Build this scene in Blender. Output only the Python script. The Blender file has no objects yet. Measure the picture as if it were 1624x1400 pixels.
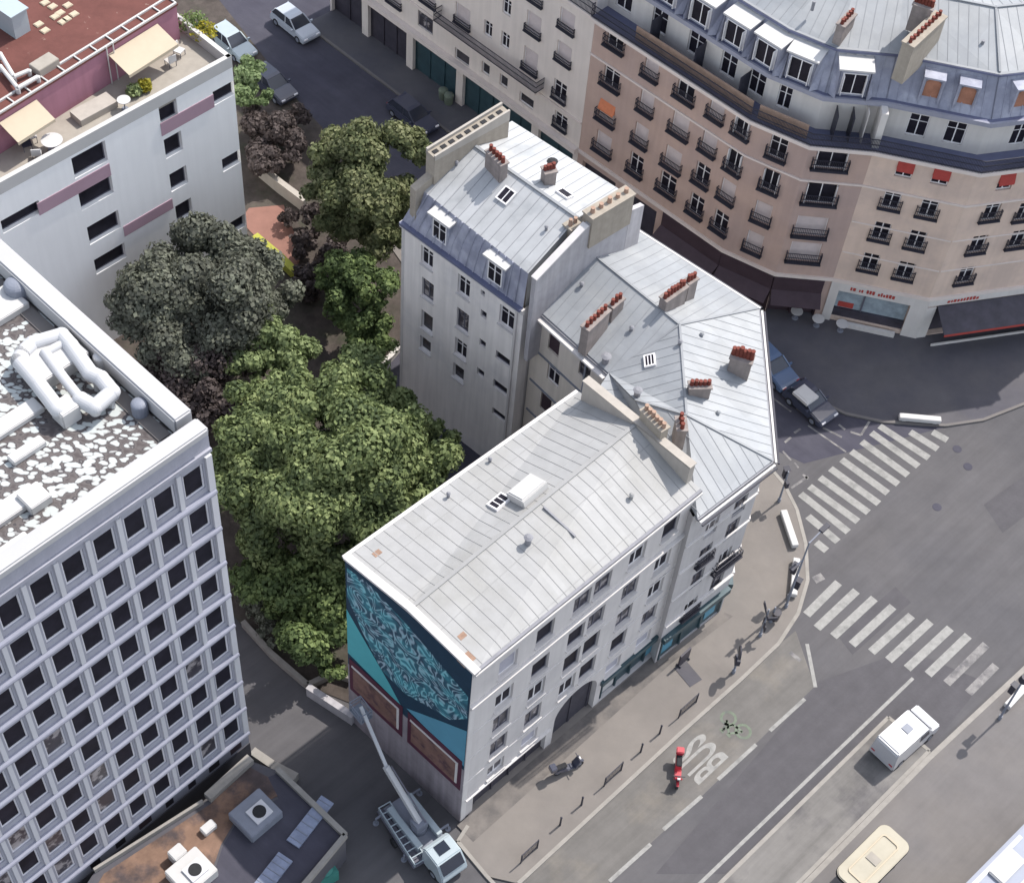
import bpy, bmesh, math, random
import numpy as np
from mathutils import Vector, Matrix
random.seed(7)
SC = bpy.context.scene
COL = SC.collection
# ------------------------------------------------------------------ camera
F = 2650.0; CX, CY = 812.0, 700.0; H = 85.0
down = Vector((605.0 - CX, 2700.0 - CY, F)).normalized()
fw = Vector((0, 0, 1)); north = (fw - fw.dot(down) * down).normalized()
east = north.cross(-down)
cam_d = bpy.data.cameras.new('camera'); cam = bpy.data.objects.new('camera', cam_d); COL.objects.link(cam)
cam_d.sensor_width = 36; cam_d.lens = F / 1624 * 36; cam_d.clip_start = 0.5; cam_d.clip_end = 2000
cam.matrix_world = Matrix(((east[0], -east[1], -east[2], 0), (north[0], -north[1], -north[2], 0), (-down[0], down[1], down[2], H), (0, 0, 0, 1)))
SC.camera = cam
# ------------------------------------------------------------------ light
SUN_AZ, SUN_EL = 46.8, 53.0          # azimuth counted from +x towards +y
world = bpy.data.worlds.new('World'); SC.world = world; world.use_nodes = True
nt = world.node_tree; bg = nt.nodes['Background']
sky = nt.nodes.new('ShaderNodeTexSky'); sky.sky_type = 'NISHITA'; sky.sun_disc = False
sky.sun_elevation = math.radians(SUN_EL); sky.sun_rotation = math.radians(90 - SUN_AZ)
sky.air_density = 1.0; sky.dust_density = 1.2
hs = nt.nodes.new('ShaderNodeHueSaturation'); hs.inputs['Saturation'].default_value = 0.5
nt.links.new(sky.outputs[0], hs.inputs['Color']); nt.links.new(hs.outputs[0], bg.inputs[0]); bg.inputs[1].default_value = 0.14
sun_d = bpy.data.lights.new('sun', 'SUN'); sun_d.energy = 2.4; sun_d.angle = math.radians(0.5); sun_d.color = (1.0, 0.95, 0.88)
sun = bpy.data.objects.new('sun', sun_d); COL.objects.link(sun)
sv = Vector((math.cos(math.radians(SUN_AZ)) * math.cos(math.radians(SUN_EL)), math.sin(math.radians(SUN_AZ)) * math.cos(math.radians(SUN_EL)), math.sin(math.radians(SUN_EL))))
sun.rotation_euler = sv.to_track_quat('Z', 'Y').to_euler(); sun.location = (0, 60, 120)
SC.view_settings.view_transform = 'Standard'; SC.view_settings.look = 'None'
SC.view_settings.exposure = 1.04; SC.view_settings.gamma = 1.0

# ------------------------------------------------------------------ geometry helpers
def ray(px, py):
    r = Vector((px - CX, py - CY, F)); return Vector((r.dot(east), r.dot(north), -r.dot(down)))
def G(px, py, z=0.0):
    """the point of the place at height z that the survey pixel shows"""
    r = ray(px, py); t = (z - H) / r[2]; return Vector((r[0] * t, r[1] * t, z))
def proj(p):
    d = Vector(p) - Vector((0, 0, H)); c = d[0] * east + d[1] * north - d[2] * down
    return CX + F * c[0] / c[2], CY + F * c[1] / c[2]
def V(x, y, z=0): return Vector((x, y, z))
UP = Vector((0, 0, 1))

def root_of(o):
    while o.parent: o = o.parent
    return o
class MB:
    """collects faces and links them as one mesh object"""
    def __init__(s): s.v = []; s.f = []; s.m = []; s.uv = None
    def add(s, vs, fs, m=0):
        b = len(s.v); s.v += [tuple(v) for v in vs]
        for f in fs: s.f.append(tuple(b + i for i in f)); s.m.append(m)
    def poly(s, pts, m=0): s.add(pts, [tuple(range(len(pts)))], m)
    def hexa(s, b, t, m=0):
        n = len(b); s.add(list(b) + list(t), [tuple(reversed(range(n))), tuple(range(n, 2 * n))] + [(i, (i + 1) % n, n + (i + 1) % n, n + i) for i in range(n)], m)
    def prism(s, pts, z0, z1, m=0):
        a = sum(pts[i][0] * pts[(i + 1) % len(pts)][1] - pts[(i + 1) % len(pts)][0] * pts[i][1] for i in range(len(pts)))
        if a < 0: pts = list(reversed(pts))
        s.hexa([V(p[0], p[1], z0) for p in pts], [V(p[0], p[1], z1) for p in pts], m)
    def slab(s, pts, th, m=0):
        """extrude a 3D polygon straight down by th"""
        a = sum(pts[i][0] * pts[(i + 1) % len(pts)][1] - pts[(i + 1) % len(pts)][0] * pts[i][1] for i in range(len(pts)))
        if a < 0: pts = list(reversed(pts))
        s.hexa([Vector(p) - UP * th for p in pts], [Vector(p) for p in pts], m)
    def box(s, c, sx, sy, sz, rz=0.0, m=0):
        """box with bottom centre c"""
        ca, sa = math.cos(rz), math.sin(rz)
        q = [(-sx/2, -sy/2), (sx/2, -sy/2), (sx/2, sy/2), (-sx/2, sy/2)]
        q = [(c[0] + x * ca - y * sa, c[1] + x * sa + y * ca) for x, y in q]
        s.prism(q, c[2], c[2] + sz, m)
    def lbox(s, x0, x1, y0, y1, z0, z1, m=0):
        s.prism([(x0, y0), (x1, y0), (x1, y1), (x0, y1)], z0, z1, m)
    def bar(s, a, b, w, h=None, m=0):
        a, b = Vector(a), Vector(b); h = h or w; d = (b - a)
        if d.length < 1e-6: return
        d.normalize(); x = d.cross(UP) if abs(d[2]) < 0.98 else Vector((1, 0, 0)); x.normalize(); y = x.cross(d)
        q = [x * (w/2) + y * (h/2), x * (-w/2) + y * (h/2), x * (-w/2) - y * (h/2), x * (w/2) - y * (h/2)]
        s.hexa([a + k for k in q], [b + k for k in q], m)
    def cyl(s, a, b, r0, r1=None, n=12, m=0):
        a, b = Vector(a), Vector(b); r1 = r0 if r1 is None else r1; d = (b - a).normalized()
        x = d.cross(UP) if abs(d[2]) < 0.98 else Vector((1, 0, 0)); x.normalize(); y = d.cross(x)
        ang = [2 * math.pi * i / n for i in range(n)]
        s.hexa([a + (x * math.cos(t) + y * math.sin(t)) * r0 for t in ang], [b + (x * math.cos(t) + y * math.sin(t)) * r1 for t in ang], m)
    def dome(s, c, r, hz, n=14, k=5, m=0):
        vs = []; fs = []
        for j in range(k):
            p = math.pi / 2 * j / k
            for i in range(n): t = 2 * math.pi * i / n; vs.append(V(c[0] + r * math.cos(p) * math.cos(t), c[1] + r * math.cos(p) * math.sin(t), c[2] + hz * math.sin(p)))
        vs.append(V(c[0], c[1], c[2] + hz)); top = len(vs) - 1
        for j in range(k - 1):
            for i in range(n): fs.append((j*n+i, j*n+(i+1)%n, (j+1)*n+(i+1)%n, (j+1)*n+i))
        for i in range(n): fs.append(((k-1)*n+i, (k-1)*n+(i+1)%n, top))
        s.add(vs, fs, m)
    def build(s, name, mats, parent=None, smooth=False, loc=None, rz=0.0, bevel=0.0, data_only=False):
        me = bpy.data.meshes.new(name)
        off = Vector((0, 0, 0))
        if parent is not None and loc is None: off = root_of(parent).location
        me.from_pydata([tuple(Vector(v) - off) for v in s.v], [], s.f)
        for mt in (mats if isinstance(mats, (list, tuple)) else [mats]): me.materials.append(mt)
        me.polygons.foreach_set('material_index', s.m)
        if smooth: me.polygons.foreach_set('use_smooth', [True] * len(s.f))
        if bevel: 
            bm = bmesh.new(); bm.from_mesh(me); bmesh.ops.remove_doubles(bm, verts=bm.verts, dist=1e-5)
            bmesh.ops.bevel(bm, geom=[e for e in bm.edges if len(e.link_faces) == 2 and e.calc_face_angle(0) > 0.4], offset=bevel, segments=2, affect='EDGES', clamp_overlap=True)
            bm.to_mesh(me); bm.free()
        me.update()
        if data_only: return me
        return link(name, me, parent, loc, rz)
def link(name, me, parent=None, loc=None, rz=0.0):
    o = bpy.data.objects.new(name, me); COL.objects.link(o)
    if parent is not None: o.parent = parent
    if loc is not None: o.location = loc; o.rotation_euler = (0, 0, rz)
    return o
def tag(o, label=None, cat=None, group=None, kind=None):
    if label: o['label'] = label
    if cat: o['category'] = cat
    if group: o['group'] = group
    if kind: o['kind'] = kind
    return o
def empty(name, loc, label, cat, group=None, rz=0.0):
    o = bpy.data.objects.new(name, None); COL.objects.link(o); o.empty_display_size = 0.3
    o.location = loc; o.rotation_euler = (0, 0, rz); return tag(o, label, cat, group)
def copy_tree(o, parent=None):
    c = o.copy(); COL.objects.link(c)
    if parent is not None: c.parent = parent
    for ch in list(o.children): copy_tree(ch, c)
    return c

# ------------------------------------------------------------------ materials
def mat(name, col, rough=0.8, metal=0.0, var=0.12, scale=1.2, bump=0.0, col2=None, mix_scale=0.25, mix_lo=0.5, mix_hi=0.7, streak=0.0, spec=0.3, mix_amt=1.0, detail=5, panel=None, track=None):
    m = bpy.data.materials.new(name); m.use_nodes = True; n = m.node_tree.nodes; L = m.node_tree.links
    b = n['Principled BSDF']; b.inputs['Roughness'].default_value = rough; b.inputs['Metallic'].default_value = metal
    b.inputs['Specular IOR Level'].default_value = spec
    tc = n.new('ShaderNodeNewGeometry'); src = tc.outputs['Position']
    no = n.new('ShaderNodeTexNoise'); no.inputs['Scale'].default_value = scale; no.inputs['Detail'].default_value = detail; no.inputs['Roughness'].default_value = 0.65
    L.new(src, no.inputs['Vector'])
    mr = n.new('ShaderNodeMapRange'); mr.inputs[1].default_value = 0.25; mr.inputs[2].default_value = 0.75; mr.inputs[3].default_value = 1 - var; mr.inputs[4].default_value = 1 + var
    L.new(no.outputs[0], mr.inputs[0])
    base = None
    if col2 is not None:
        n2 = n.new('ShaderNodeTexNoise'); n2.inputs['Scale'].default_value = mix_scale; n2.inputs['Detail'].default_value = 6; n2.inputs['Roughness'].default_value = 0.6
        L.new(src, n2.inputs['Vector'])
        m2 = n.new('ShaderNodeMapRange'); m2.inputs[1].default_value = mix_lo; m2.inputs[2].default_value = mix_hi; m2.inputs[4].default_value = mix_amt; L.new(n2.outputs[0], m2.inputs[0])
        mx = n.new('ShaderNodeMix'); mx.data_type = 'RGBA'; L.new(m2.outputs[0], mx.inputs[0])
        mx.inputs[6].default_value = (*col, 1); mx.inputs[7].default_value = (*col2, 1); base = mx.outputs[2]
    fac = mr.outputs[0]
    if streak > 0:
        mp = n.new('ShaderNodeMapping'); mp.inputs['Scale'].default_value = (3.0, 3.0, 0.18); L.new(src, mp.inputs[0])
        n3 = n.new('ShaderNodeTexNoise'); n3.inputs['Scale'].default_value = 1.0; n3.inputs['Detail'].default_value = 4; L.new(mp.outputs[0], n3.inputs['Vector'])
        m3 = n.new('ShaderNodeMapRange'); m3.inputs[1].default_value = 0.3; m3.inputs[2].default_value = 0.7; m3.inputs[3].default_value = 1 - streak; m3.inputs[4].default_value = 1 + streak * 0.5; L.new(n3.outputs[0], m3.inputs[0])
        mm = n.new('ShaderNodeMath'); mm.operation = 'MULTIPLY'; L.new(fac, mm.inputs[0]); L.new(m3.outputs[0], mm.inputs[1]); fac = mm.outputs[0]
    def times(f1, f2):
        k_ = n.new('ShaderNodeMath'); k_.operation = 'MULTIPLY'; L.new(f1, k_.inputs[0]); L.new(f2, k_.inputs[1]); return k_.outputs[0]
    if panel:      # sheets laid side by side differ slightly in tone
        mp = n.new('ShaderNodeMapping'); mp.vector_type = 'TEXTURE'; mp.inputs['Rotation'].default_value = (0, 0, math.radians(panel[0])); mp.inputs['Scale'].default_value = (panel[1], panel[2], 100); L.new(src, mp.inputs[0])
        fl = n.new('ShaderNodeVectorMath'); fl.operation = 'FLOOR'; L.new(mp.outputs[0], fl.inputs[0]); wn = n.new('ShaderNodeTexWhiteNoise'); wn.noise_dimensions = '2D'; L.new(fl.outputs[0], wn.inputs['Vector'])
        m4 = n.new('ShaderNodeMapRange'); m4.inputs[3].default_value = 1 - panel[3]; m4.inputs[4].default_value = 1 + panel[3]; L.new(wn.outputs['Value'], m4.inputs[0]); fac = times(fac, m4.outputs[0])
    if track:      # worn wheel tracks and repairs along the lanes
        mp = n.new('ShaderNodeMapping'); mp.vector_type = 'TEXTURE'; mp.inputs['Rotation'].default_value = (0, 0, math.radians(track[0])); mp.inputs['Scale'].default_value = (14, .9, 100); L.new(src, mp.inputs[0])
        n5 = n.new('ShaderNodeTexNoise'); n5.inputs['Scale'].default_value = 1.0; n5.inputs['Detail'].default_value = 5; n5.inputs['Roughness'].default_value = .7; L.new(mp.outputs[0], n5.inputs['Vector'])
        m5 = n.new('ShaderNodeMapRange'); m5.inputs[1].default_value = .3; m5.inputs[2].default_value = .7; m5.inputs[3].default_value = 1 - track[1]; m5.inputs[4].default_value = 1 + track[1]; L.new(n5.outputs[0], m5.inputs[0]); fac = times(fac, m5.outputs[0])
    sc = n.new('ShaderNodeVectorMath'); sc.operation = 'SCALE'
    if base is not None: L.new(base, sc.inputs[0])
    else: sc.inputs[0].default_value = col
    L.new(fac, sc.inputs['Scale']); L.new(sc.outputs[0], b.inputs['Base Color'])
    if bump > 0:
        bp = n.new('ShaderNodeBump'); bp.inputs['Strength'].default_value = bump; bp.inputs['Distance'].default_value = 0.03
        nb = n.new('ShaderNodeTexNoise'); nb.inputs['Scale'].default_value = scale * 6; nb.inputs['Detail'].default_value = 4; L.new(src, nb.inputs['Vector'])
        L.new(nb.outputs[0], bp.inputs['Height']); L.new(bp.outputs[0], b.inputs['Normal'])
    return m
M = {}
M['asphalt'] = mat('asphalt', (0.09, 0.087, 0.093), .9, var=.10, scale=.5, bump=.3, col2=(0.107, 0.102, 0.106), mix_scale=.12, mix_lo=.4, mix_hi=.65, track=(48.5, .11))
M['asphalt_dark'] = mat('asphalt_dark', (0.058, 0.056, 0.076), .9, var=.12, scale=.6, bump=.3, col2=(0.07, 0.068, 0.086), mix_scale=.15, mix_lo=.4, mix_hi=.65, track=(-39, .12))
M['asphalt_patch'] = mat('asphalt_patch', (.085,.081,.088), .9, var=.12, scale=.9, bump=.3, track=(48.5, .08))
M['crack'] = mat('crack', (.055,.052,.056), .9)
M['parking'] = mat('parking', (0.14, 0.132, 0.125), .9, var=.16, scale=.6, bump=.3, col2=(0.19, 0.172, 0.15), mix_scale=.25, mix_lo=.5, mix_hi=.68, track=(48.5, .12))
M['pavement'] = mat('pavement', (0.182, 0.165, 0.153), .9, var=.07, scale=.7, bump=.2, col2=(0.208, 0.188, 0.172), mix_scale=.2, mix_lo=.42, mix_hi=.62, panel=(49, 2.2, 3.1, .018))
M['pavement_mottled'] = mat('pavement_mottled', (0.178, 0.16, 0.147), .9, var=.12, scale=1.2, bump=.2, col2=(0.12, 0.11, 0.106), mix_scale=.8, mix_lo=.38, mix_hi=.62)
M['pavement_grey'] = mat('pavement_grey', (0.152, 0.142, 0.14), .9, var=.08, scale=.7, bump=.2, col2=(0.172, 0.158, 0.15), mix_scale=.15, mix_lo=.4, mix_hi=.62, track=(48.5, .06))
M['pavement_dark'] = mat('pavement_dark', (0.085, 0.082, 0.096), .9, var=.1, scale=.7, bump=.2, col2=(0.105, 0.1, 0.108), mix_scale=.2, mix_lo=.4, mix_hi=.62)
M['concrete'] = mat('concrete', (0.175, 0.166, 0.158), .9, var=.12, scale=.9, bump=.2, col2=(0.085, 0.08, 0.085), mix_scale=.3, mix_lo=.5, mix_hi=.72, track=(48.5, .18))
M['kerb'] = mat('kerb', (0.28, 0.262, 0.24), .85, var=.15, scale=1.5)
M['paint'] = mat('paint', (0.285, 0.28, 0.268), .8, var=.18, scale=3.0, col2=(0.19, 0.188, 0.182), mix_scale=1.2, mix_lo=.52, mix_hi=.72)
M['paint_worn'] = mat('paint_worn', (0.23, 0.22, 0.215), .85, var=.25, scale=4.0, col2=(0.13, 0.125, 0.13), mix_scale=1.5, mix_lo=.42, mix_hi=.62)
M['paint_green'] = mat('paint_green', (0.15, 0.18, 0.135), .85, var=.25, scale=4.0, col2=(0.105, 0.108, 0.105), mix_scale=2, mix_lo=.5, mix_hi=.7)
M['earth'] = mat('earth', (.075, .062, .055), .95, var=.4, scale=1.2, bump=.5, col2=(.05, .055, .035), mix_scale=.4)
M['red_ground'] = mat('red_ground', (0.24, 0.125, 0.1), .9, var=.12, scale=1.0, bump=.2)
M['zinc_a'] = mat('zinc_a', (0.33, 0.328, 0.325), .55, 0.0, var=.09, scale=.9, col2=(0.29, 0.285, 0.272), mix_scale=.3, mix_lo=.48, mix_hi=.7, spec=.4, panel=(48.5, .62, 2.6, .045))
M['zinc_rib'] = mat('zinc_rib', (0.285, 0.283, 0.28), .6, var=.08, scale=1.0, spec=.4)
M['zinc_b'] = mat('zinc_b', (0.275, 0.288, 0.305), .5, 0.0, var=.09, scale=.9, col2=(0.315, 0.325, 0.335), mix_scale=.22, mix_lo=.45, mix_hi=.6, spec=.4, panel=(50, .6, 2.2, .06))
M['zinc_rib_b'] = mat('zinc_rib_b', (0.245, 0.255, 0.27), .6, var=.08, scale=1.0, spec=.4)
M['zinc_c'] = mat('zinc_c', (0.405, 0.412, 0.42), .5, 0.0, var=.09, scale=.9, col2=(0.32, 0.33, 0.34), mix_scale=.4, mix_lo=.52, mix_hi=.68, spec=.4, panel=(-36, .6, 2.2, .06))
M['slate'] = mat('slate', (0.28, 0.29, 0.36), .6, var=.12, scale=1.0, col2=(0.38, 0.39, 0.46), mix_scale=.7, mix_lo=.45, mix_hi=.6, streak=.12)
M['slate_dark'] = mat('slate_dark', (.13, .14, .22), .6, var=.15, scale=1.0)
M['lead'] = mat('lead', (.22, .22, .24), .6, var=.15, scale=2.0)
M['render_a'] = mat('render_a', (0.58, 0.55, 0.535), .85, var=.05, scale=.5, streak=.06, col2=(0.5, 0.475, 0.47), mix_scale=.3)
M['trim_a'] = mat('trim_a', (0.6, 0.575, 0.56), .8, var=.06, scale=.8, streak=.06)
M['render_b'] = mat('render_b', (0.47, 0.45, 0.445), .85, var=.06, scale=.6, streak=.08, col2=(0.4, 0.38, 0.385), mix_scale=.4)
M['render_c'] = mat('render_c', (0.8, 0.76, 0.73), .88, var=.06, scale=.4, streak=.1, col2=(0.66, 0.635, 0.63), mix_scale=.25)
M['render_cy'] = mat('render_cy', (0.66, 0.6, 0.53), .88, var=.06, scale=.4, streak=.1, col2=(0.56, 0.51, 0.47), mix_scale=.3)
M['party'] = mat('party', (.40, .385, .40), .92, var=.14, scale=1.2, streak=.12)
M['party_cream'] = mat('party_cream', (0.4, 0.365, 0.325), .9, var=.1, scale=1.2, streak=.05)
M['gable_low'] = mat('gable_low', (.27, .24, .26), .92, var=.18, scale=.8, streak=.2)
M['brick_pink'] = mat('brick_pink', (0.49, 0.36, 0.305), .88, var=.06, scale=.5, streak=.05, col2=(0.43, 0.325, 0.29), mix_scale=.2, mix_lo=.4, mix_hi=.6)
M['stone_f'] = mat('stone_f', (0.66, 0.52, 0.43), .88, var=.05, scale=.6, streak=.05, col2=(0.58, 0.46, 0.39), mix_scale=.4, mix_lo=.45, mix_hi=.6)
M['stone_trim'] = mat('stone_trim', (.68, .60, .55), .85, var=.06, scale=1)
M['white_wall'] = mat('white_wall', (0.62, 0.59, 0.56), .85, var=.06, scale=.6, streak=.06)
M['stone_d'] = mat('stone_d', (0.7, 0.63, 0.575), .88, var=.05, scale=.6, streak=.06)
M['wood_screen'] = mat('wood_screen', (.36, .25, .19), .8, var=.2, scale=2)
M['white_tower'] = mat('white_tower', (0.58, 0.575, 0.6), .7, var=.04, scale=.4, streak=.04)
M['tower_cap'] = mat('tower_cap', (0.44, 0.435, 0.44), .7, var=.04, scale=.4)
M['tower_blue'] = mat('tower_blue', (0.295, 0.3, 0.36), .75, var=.05, scale=.5, streak=.06)
M['tower_pier'] = mat('tower_pier', (0.36, 0.36, 0.41), .75, var=.05, scale=.5, streak=.06)
M['tower_frame'] = mat('tower_frame', (0.7, 0.69, 0.72), .6, var=.04, scale=.5)
M['white_g'] = mat('white_g', (0.86, 0.86, 0.85), .85, var=.03, scale=.25, streak=.03)
M['white_trim'] = mat('white_trim', (0.5, 0.49, 0.475), .8, var=.05, scale=.8)
M['mauve'] = mat('mauve', (0.4, 0.27, 0.32), .85, var=.06, scale=.6)
M['purple'] = mat('purple', (.36, .17, .22), .85, var=.08, scale=.5, streak=.08)
M['brown_roof'] = mat('brown_roof', (0.13, 0.05, 0.042), .9, var=.18, scale=1.0, bump=.2, col2=(0.26, 0.17, 0.14), mix_scale=2.2, mix_lo=.66, mix_hi=.74)
M['terrace'] = mat('terrace', (0.33, 0.3, 0.26), .9, var=.12, scale=1.5)
M['terracotta'] = mat('terracotta', (0.16, 0.042, 0.03), .8, var=.25, scale=5)
M['terrace_brown'] = mat('terrace_brown', (0.2, 0.125, 0.09), .9, var=.3, scale=1.2, col2=(0.075, 0.058, 0.058), mix_scale=.5, mix_lo=.45, mix_hi=.6)
M['chimney'] = mat('chimney', (0.27, 0.235, 0.22), .9, var=.18, scale=2.5, streak=.15)
M['chimney_cream'] = mat('chimney_cream', (0.34, 0.3, 0.25), .9, var=.12, scale=2.5, streak=.1)
M['pot_cream'] = mat('pot_cream', (0.36, 0.24, 0.18), .85, var=.2, scale=5)
M['pane'] = mat('pane', (0.018, 0.016, 0.024), .5, var=.5, scale=1.1, spec=.15)
M['pane_curtain'] = mat('pane_curtain', (.05, .045, .055), .3, var=.3, scale=2.0, spec=.5, col2=(.34, .31, .31), mix_scale=1.6, mix_lo=.5, mix_hi=.58)
M['pane_grey'] = mat('pane_grey', (0.045, 0.042, 0.05), .2, var=.5, scale=1.5, spec=.5)
M['shutter'] = mat('shutter', (.60, .53, .52), .7, var=.08, scale=2)
M['shutter_grey'] = mat('shutter_grey', (.42, .41, .46), .7, var=.08, scale=2)
M['frame_white'] = mat('frame_white', (.80, .78, .78), .5, var=.04, scale=2)
M['frame_dark'] = mat('frame_dark', (.12, .12, .15), .5, var=.1, scale=2)
M['iron'] = mat('iron', (.035, .035, .05), .5, var=.2, scale=3)
M['red_blind'] = mat('red_blind', (0.38, 0.06, 0.05), .8, var=.12, scale=3)
M['orange_blind'] = mat('orange_blind', (.58, .20, .10), .8, var=.12, scale=3)
M['brown_blind'] = mat('brown_blind', (.36, .17, .11), .8, var=.25, scale=1.5)
M['cream_cloth'] = mat('cream_cloth', (0.47, 0.4, 0.3), .8, var=.04, scale=1.5)
M['shop_teal'] = mat('shop_teal', (0.035, 0.07, 0.085), .4, var=.3, scale=1.2, spec=.5)
M['shop_dark'] = mat('shop_dark', (.05, .045, .06), .5, var=.35, scale=1.2, spec=.4)
M['shop_maroon'] = mat('shop_maroon', (0.055, 0.036, 0.045), .6, var=.2, scale=1)
M['poster_blue'] = mat('poster_blue', (0.1, 0.28, 0.38), .5, var=.2, scale=3)
M['gate'] = mat('gate', (.055, .052, .066), .7, var=.2, scale=2)
M['glass_shop'] = mat('glass_shop', (.30, .36, .40), .2, var=.35, scale=1.4, spec=.6)
M['white_obj'] = mat('white_obj', (0.52, 0.51, 0.5), .6, var=.04, scale=2)
M['duct'] = mat('duct', (0.5, 0.5, 0.51), .45, var=.04, scale=2, spec=.5)
M['metal_grey'] = mat('metal_grey', (0.21, 0.225, 0.27), .5, var=.1, scale=1.5)
M['blue_panel'] = mat('blue_panel', (.22, .25, .34), .5, var=.3, scale=1.5)
M['teal_spot'] = mat('teal_spot', (.05, .2, .17), .6, var=.2, scale=2)
M['yellow'] = mat('yellow', (0.36, 0.36, 0.06), .8, var=.15, scale=2)
M['maroon'] = mat('maroon', (.085, .025, .045), .7, var=.15, scale=1.5)
M['poster_brown'] = mat('poster_brown', (.20, .115, .095), .7, var=.25, scale=1.2, col2=(.09, .05, .06), mix_scale=.9, mix_lo=.5, mix_hi=.62)
M['navy'] = mat('navy', (0.014, 0.042, 0.075), .75, var=.15, scale=1.5)
M['teal'] = mat('teal', (0.09, 0.4, 0.44), .75, var=.08, scale=.8)
M['sky_blue'] = mat('sky_blue', (0.1, 0.29, 0.4), .75, var=.08, scale=.8)
M['bark'] = mat('bark', (.10, .08, .065), .95, var=.3, scale=3)
M['rubber'] = mat('rubber', (.025, .025, .028), .8, var=.2, scale=4)
M['rust'] = mat('rust', (0.28, 0.18, 0.13), .8, var=.3, scale=3)
def carpaint(name, col, rough=.3):
    m = mat(name, col, rough, var=.03, scale=2, spec=.5); m.node_tree.nodes['Principled BSDF'].inputs['Coat Weight'].default_value = .4; return m
M['car_silver'] = carpaint('car_silver', (0.42, 0.45, 0.5)); M['car_dark'] = carpaint('car_dark', (.05, .055, .085)); M['car_blue'] = carpaint('car_blue', (.09, .14, .24)); M['car_pale'] = carpaint('car_pale', (0.38, 0.44, 0.47))
M['car_white'] = carpaint('car_white', (0.5, 0.5, 0.52)); M['coach_paint'] = mat('coach_paint', (.34, .36, .42), .8, var=.08, scale=.8, spec=.1); M['car_red'] = carpaint('car_red', (0.42, 0.03, 0.045)); M['car_cream'] = mat('car_cream', (.42, .385, .31), .8, var=.08, scale=.9, spec=.1); M['glass'] = mat('glass', (.03, .035, .05), .1, var=.1, spec=.6)
def leafmat(name, c1, c2, c3):
    m = bpy.data.materials.new(name); m.use_nodes = True; n = m.node_tree.nodes; L = m.node_tree.links; b = n['Principled BSDF']
    b.inputs['Roughness'].default_value = .7; b.inputs['Specular IOR Level'].default_value = .2
    g = n.new('ShaderNodeNewGeometry'); no = n.new('ShaderNodeTexNoise'); no.inputs['Scale'].default_value = .55; no.inputs['Detail'].default_value = 7; no.inputs['Roughness'].default_value = .65; L.new(g.outputs['Position'], no.inputs['Vector'])
    add = n.new('ShaderNodeMath'); add.operation = 'ADD'; mu = n.new('ShaderNodeMath'); mu.operation = 'MULTIPLY'; mu.inputs[1].default_value = .3
    L.new(g.outputs['Random Per Island'], mu.inputs[0]); L.new(mu.outputs[0], add.inputs[0]); L.new(no.outputs[0], add.inputs[1])
    r = n.new('ShaderNodeValToRGB'); r.color_ramp.elements[0].position = .45; r.color_ramp.elements[0].color = (*c1, 1); r.color_ramp.elements[1].position = .85; r.color_ramp.elements[1].color = (*c3, 1)
    e = r.color_ramp.elements.new(.64); e.color = (*c2, 1)
    L.new(add.outputs[0], r.inputs[0]); L.new(r.outputs[0], b.inputs['Base Color'])
    tr = n.new('ShaderNodeBsdfTranslucent'); L.new(r.outputs[0], tr.inputs[0]); ms = n.new('ShaderNodeMixShader'); ms.inputs[0].default_value = .35
    L.new(b.outputs[0], ms.inputs[1]); L.new(tr.outputs[0], ms.inputs[2]); L.new(ms.outputs[0], n['Material Output'].inputs[0]); return m
M['leaf_green'] = leafmat('leaf_green', (0.091, 0.122, 0.060), (0.182, 0.231, 0.098), (0.328, 0.381, 0.174))
M['leaf_dark'] = leafmat('leaf_dark', (0.075, 0.106, 0.046), (0.138, 0.192, 0.077), (0.259, 0.327, 0.131))
M['leaf_olive'] = leafmat('leaf_olive', (0.092, 0.114, 0.054), (0.172, 0.193, 0.092), (0.297, 0.307, 0.168))
M['leaf_grey'] = leafmat('leaf_grey', (0.102, 0.107, 0.087), (0.159, 0.167, 0.133), (0.240, 0.257, 0.195))
M['leaf_brown'] = leafmat('leaf_brown', (0.076, 0.061, 0.059), (0.113, 0.091, 0.087), (0.164, 0.135, 0.127))
M['leaf_soft'] = leafmat('leaf_soft', (0.138, 0.182, 0.086), (0.242, 0.298, 0.138), (0.362, 0.431, 0.208))
M['leaf_pale'] = leafmat('leaf_pale', (0.126, 0.180, 0.081), (0.216, 0.288, 0.135), (0.324, 0.405, 0.216))
M['leaf_yellow'] = leafmat('leaf_yellow', (.16, .15, .03), (.32, .3, .04), (.5, .42, .06))
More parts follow.
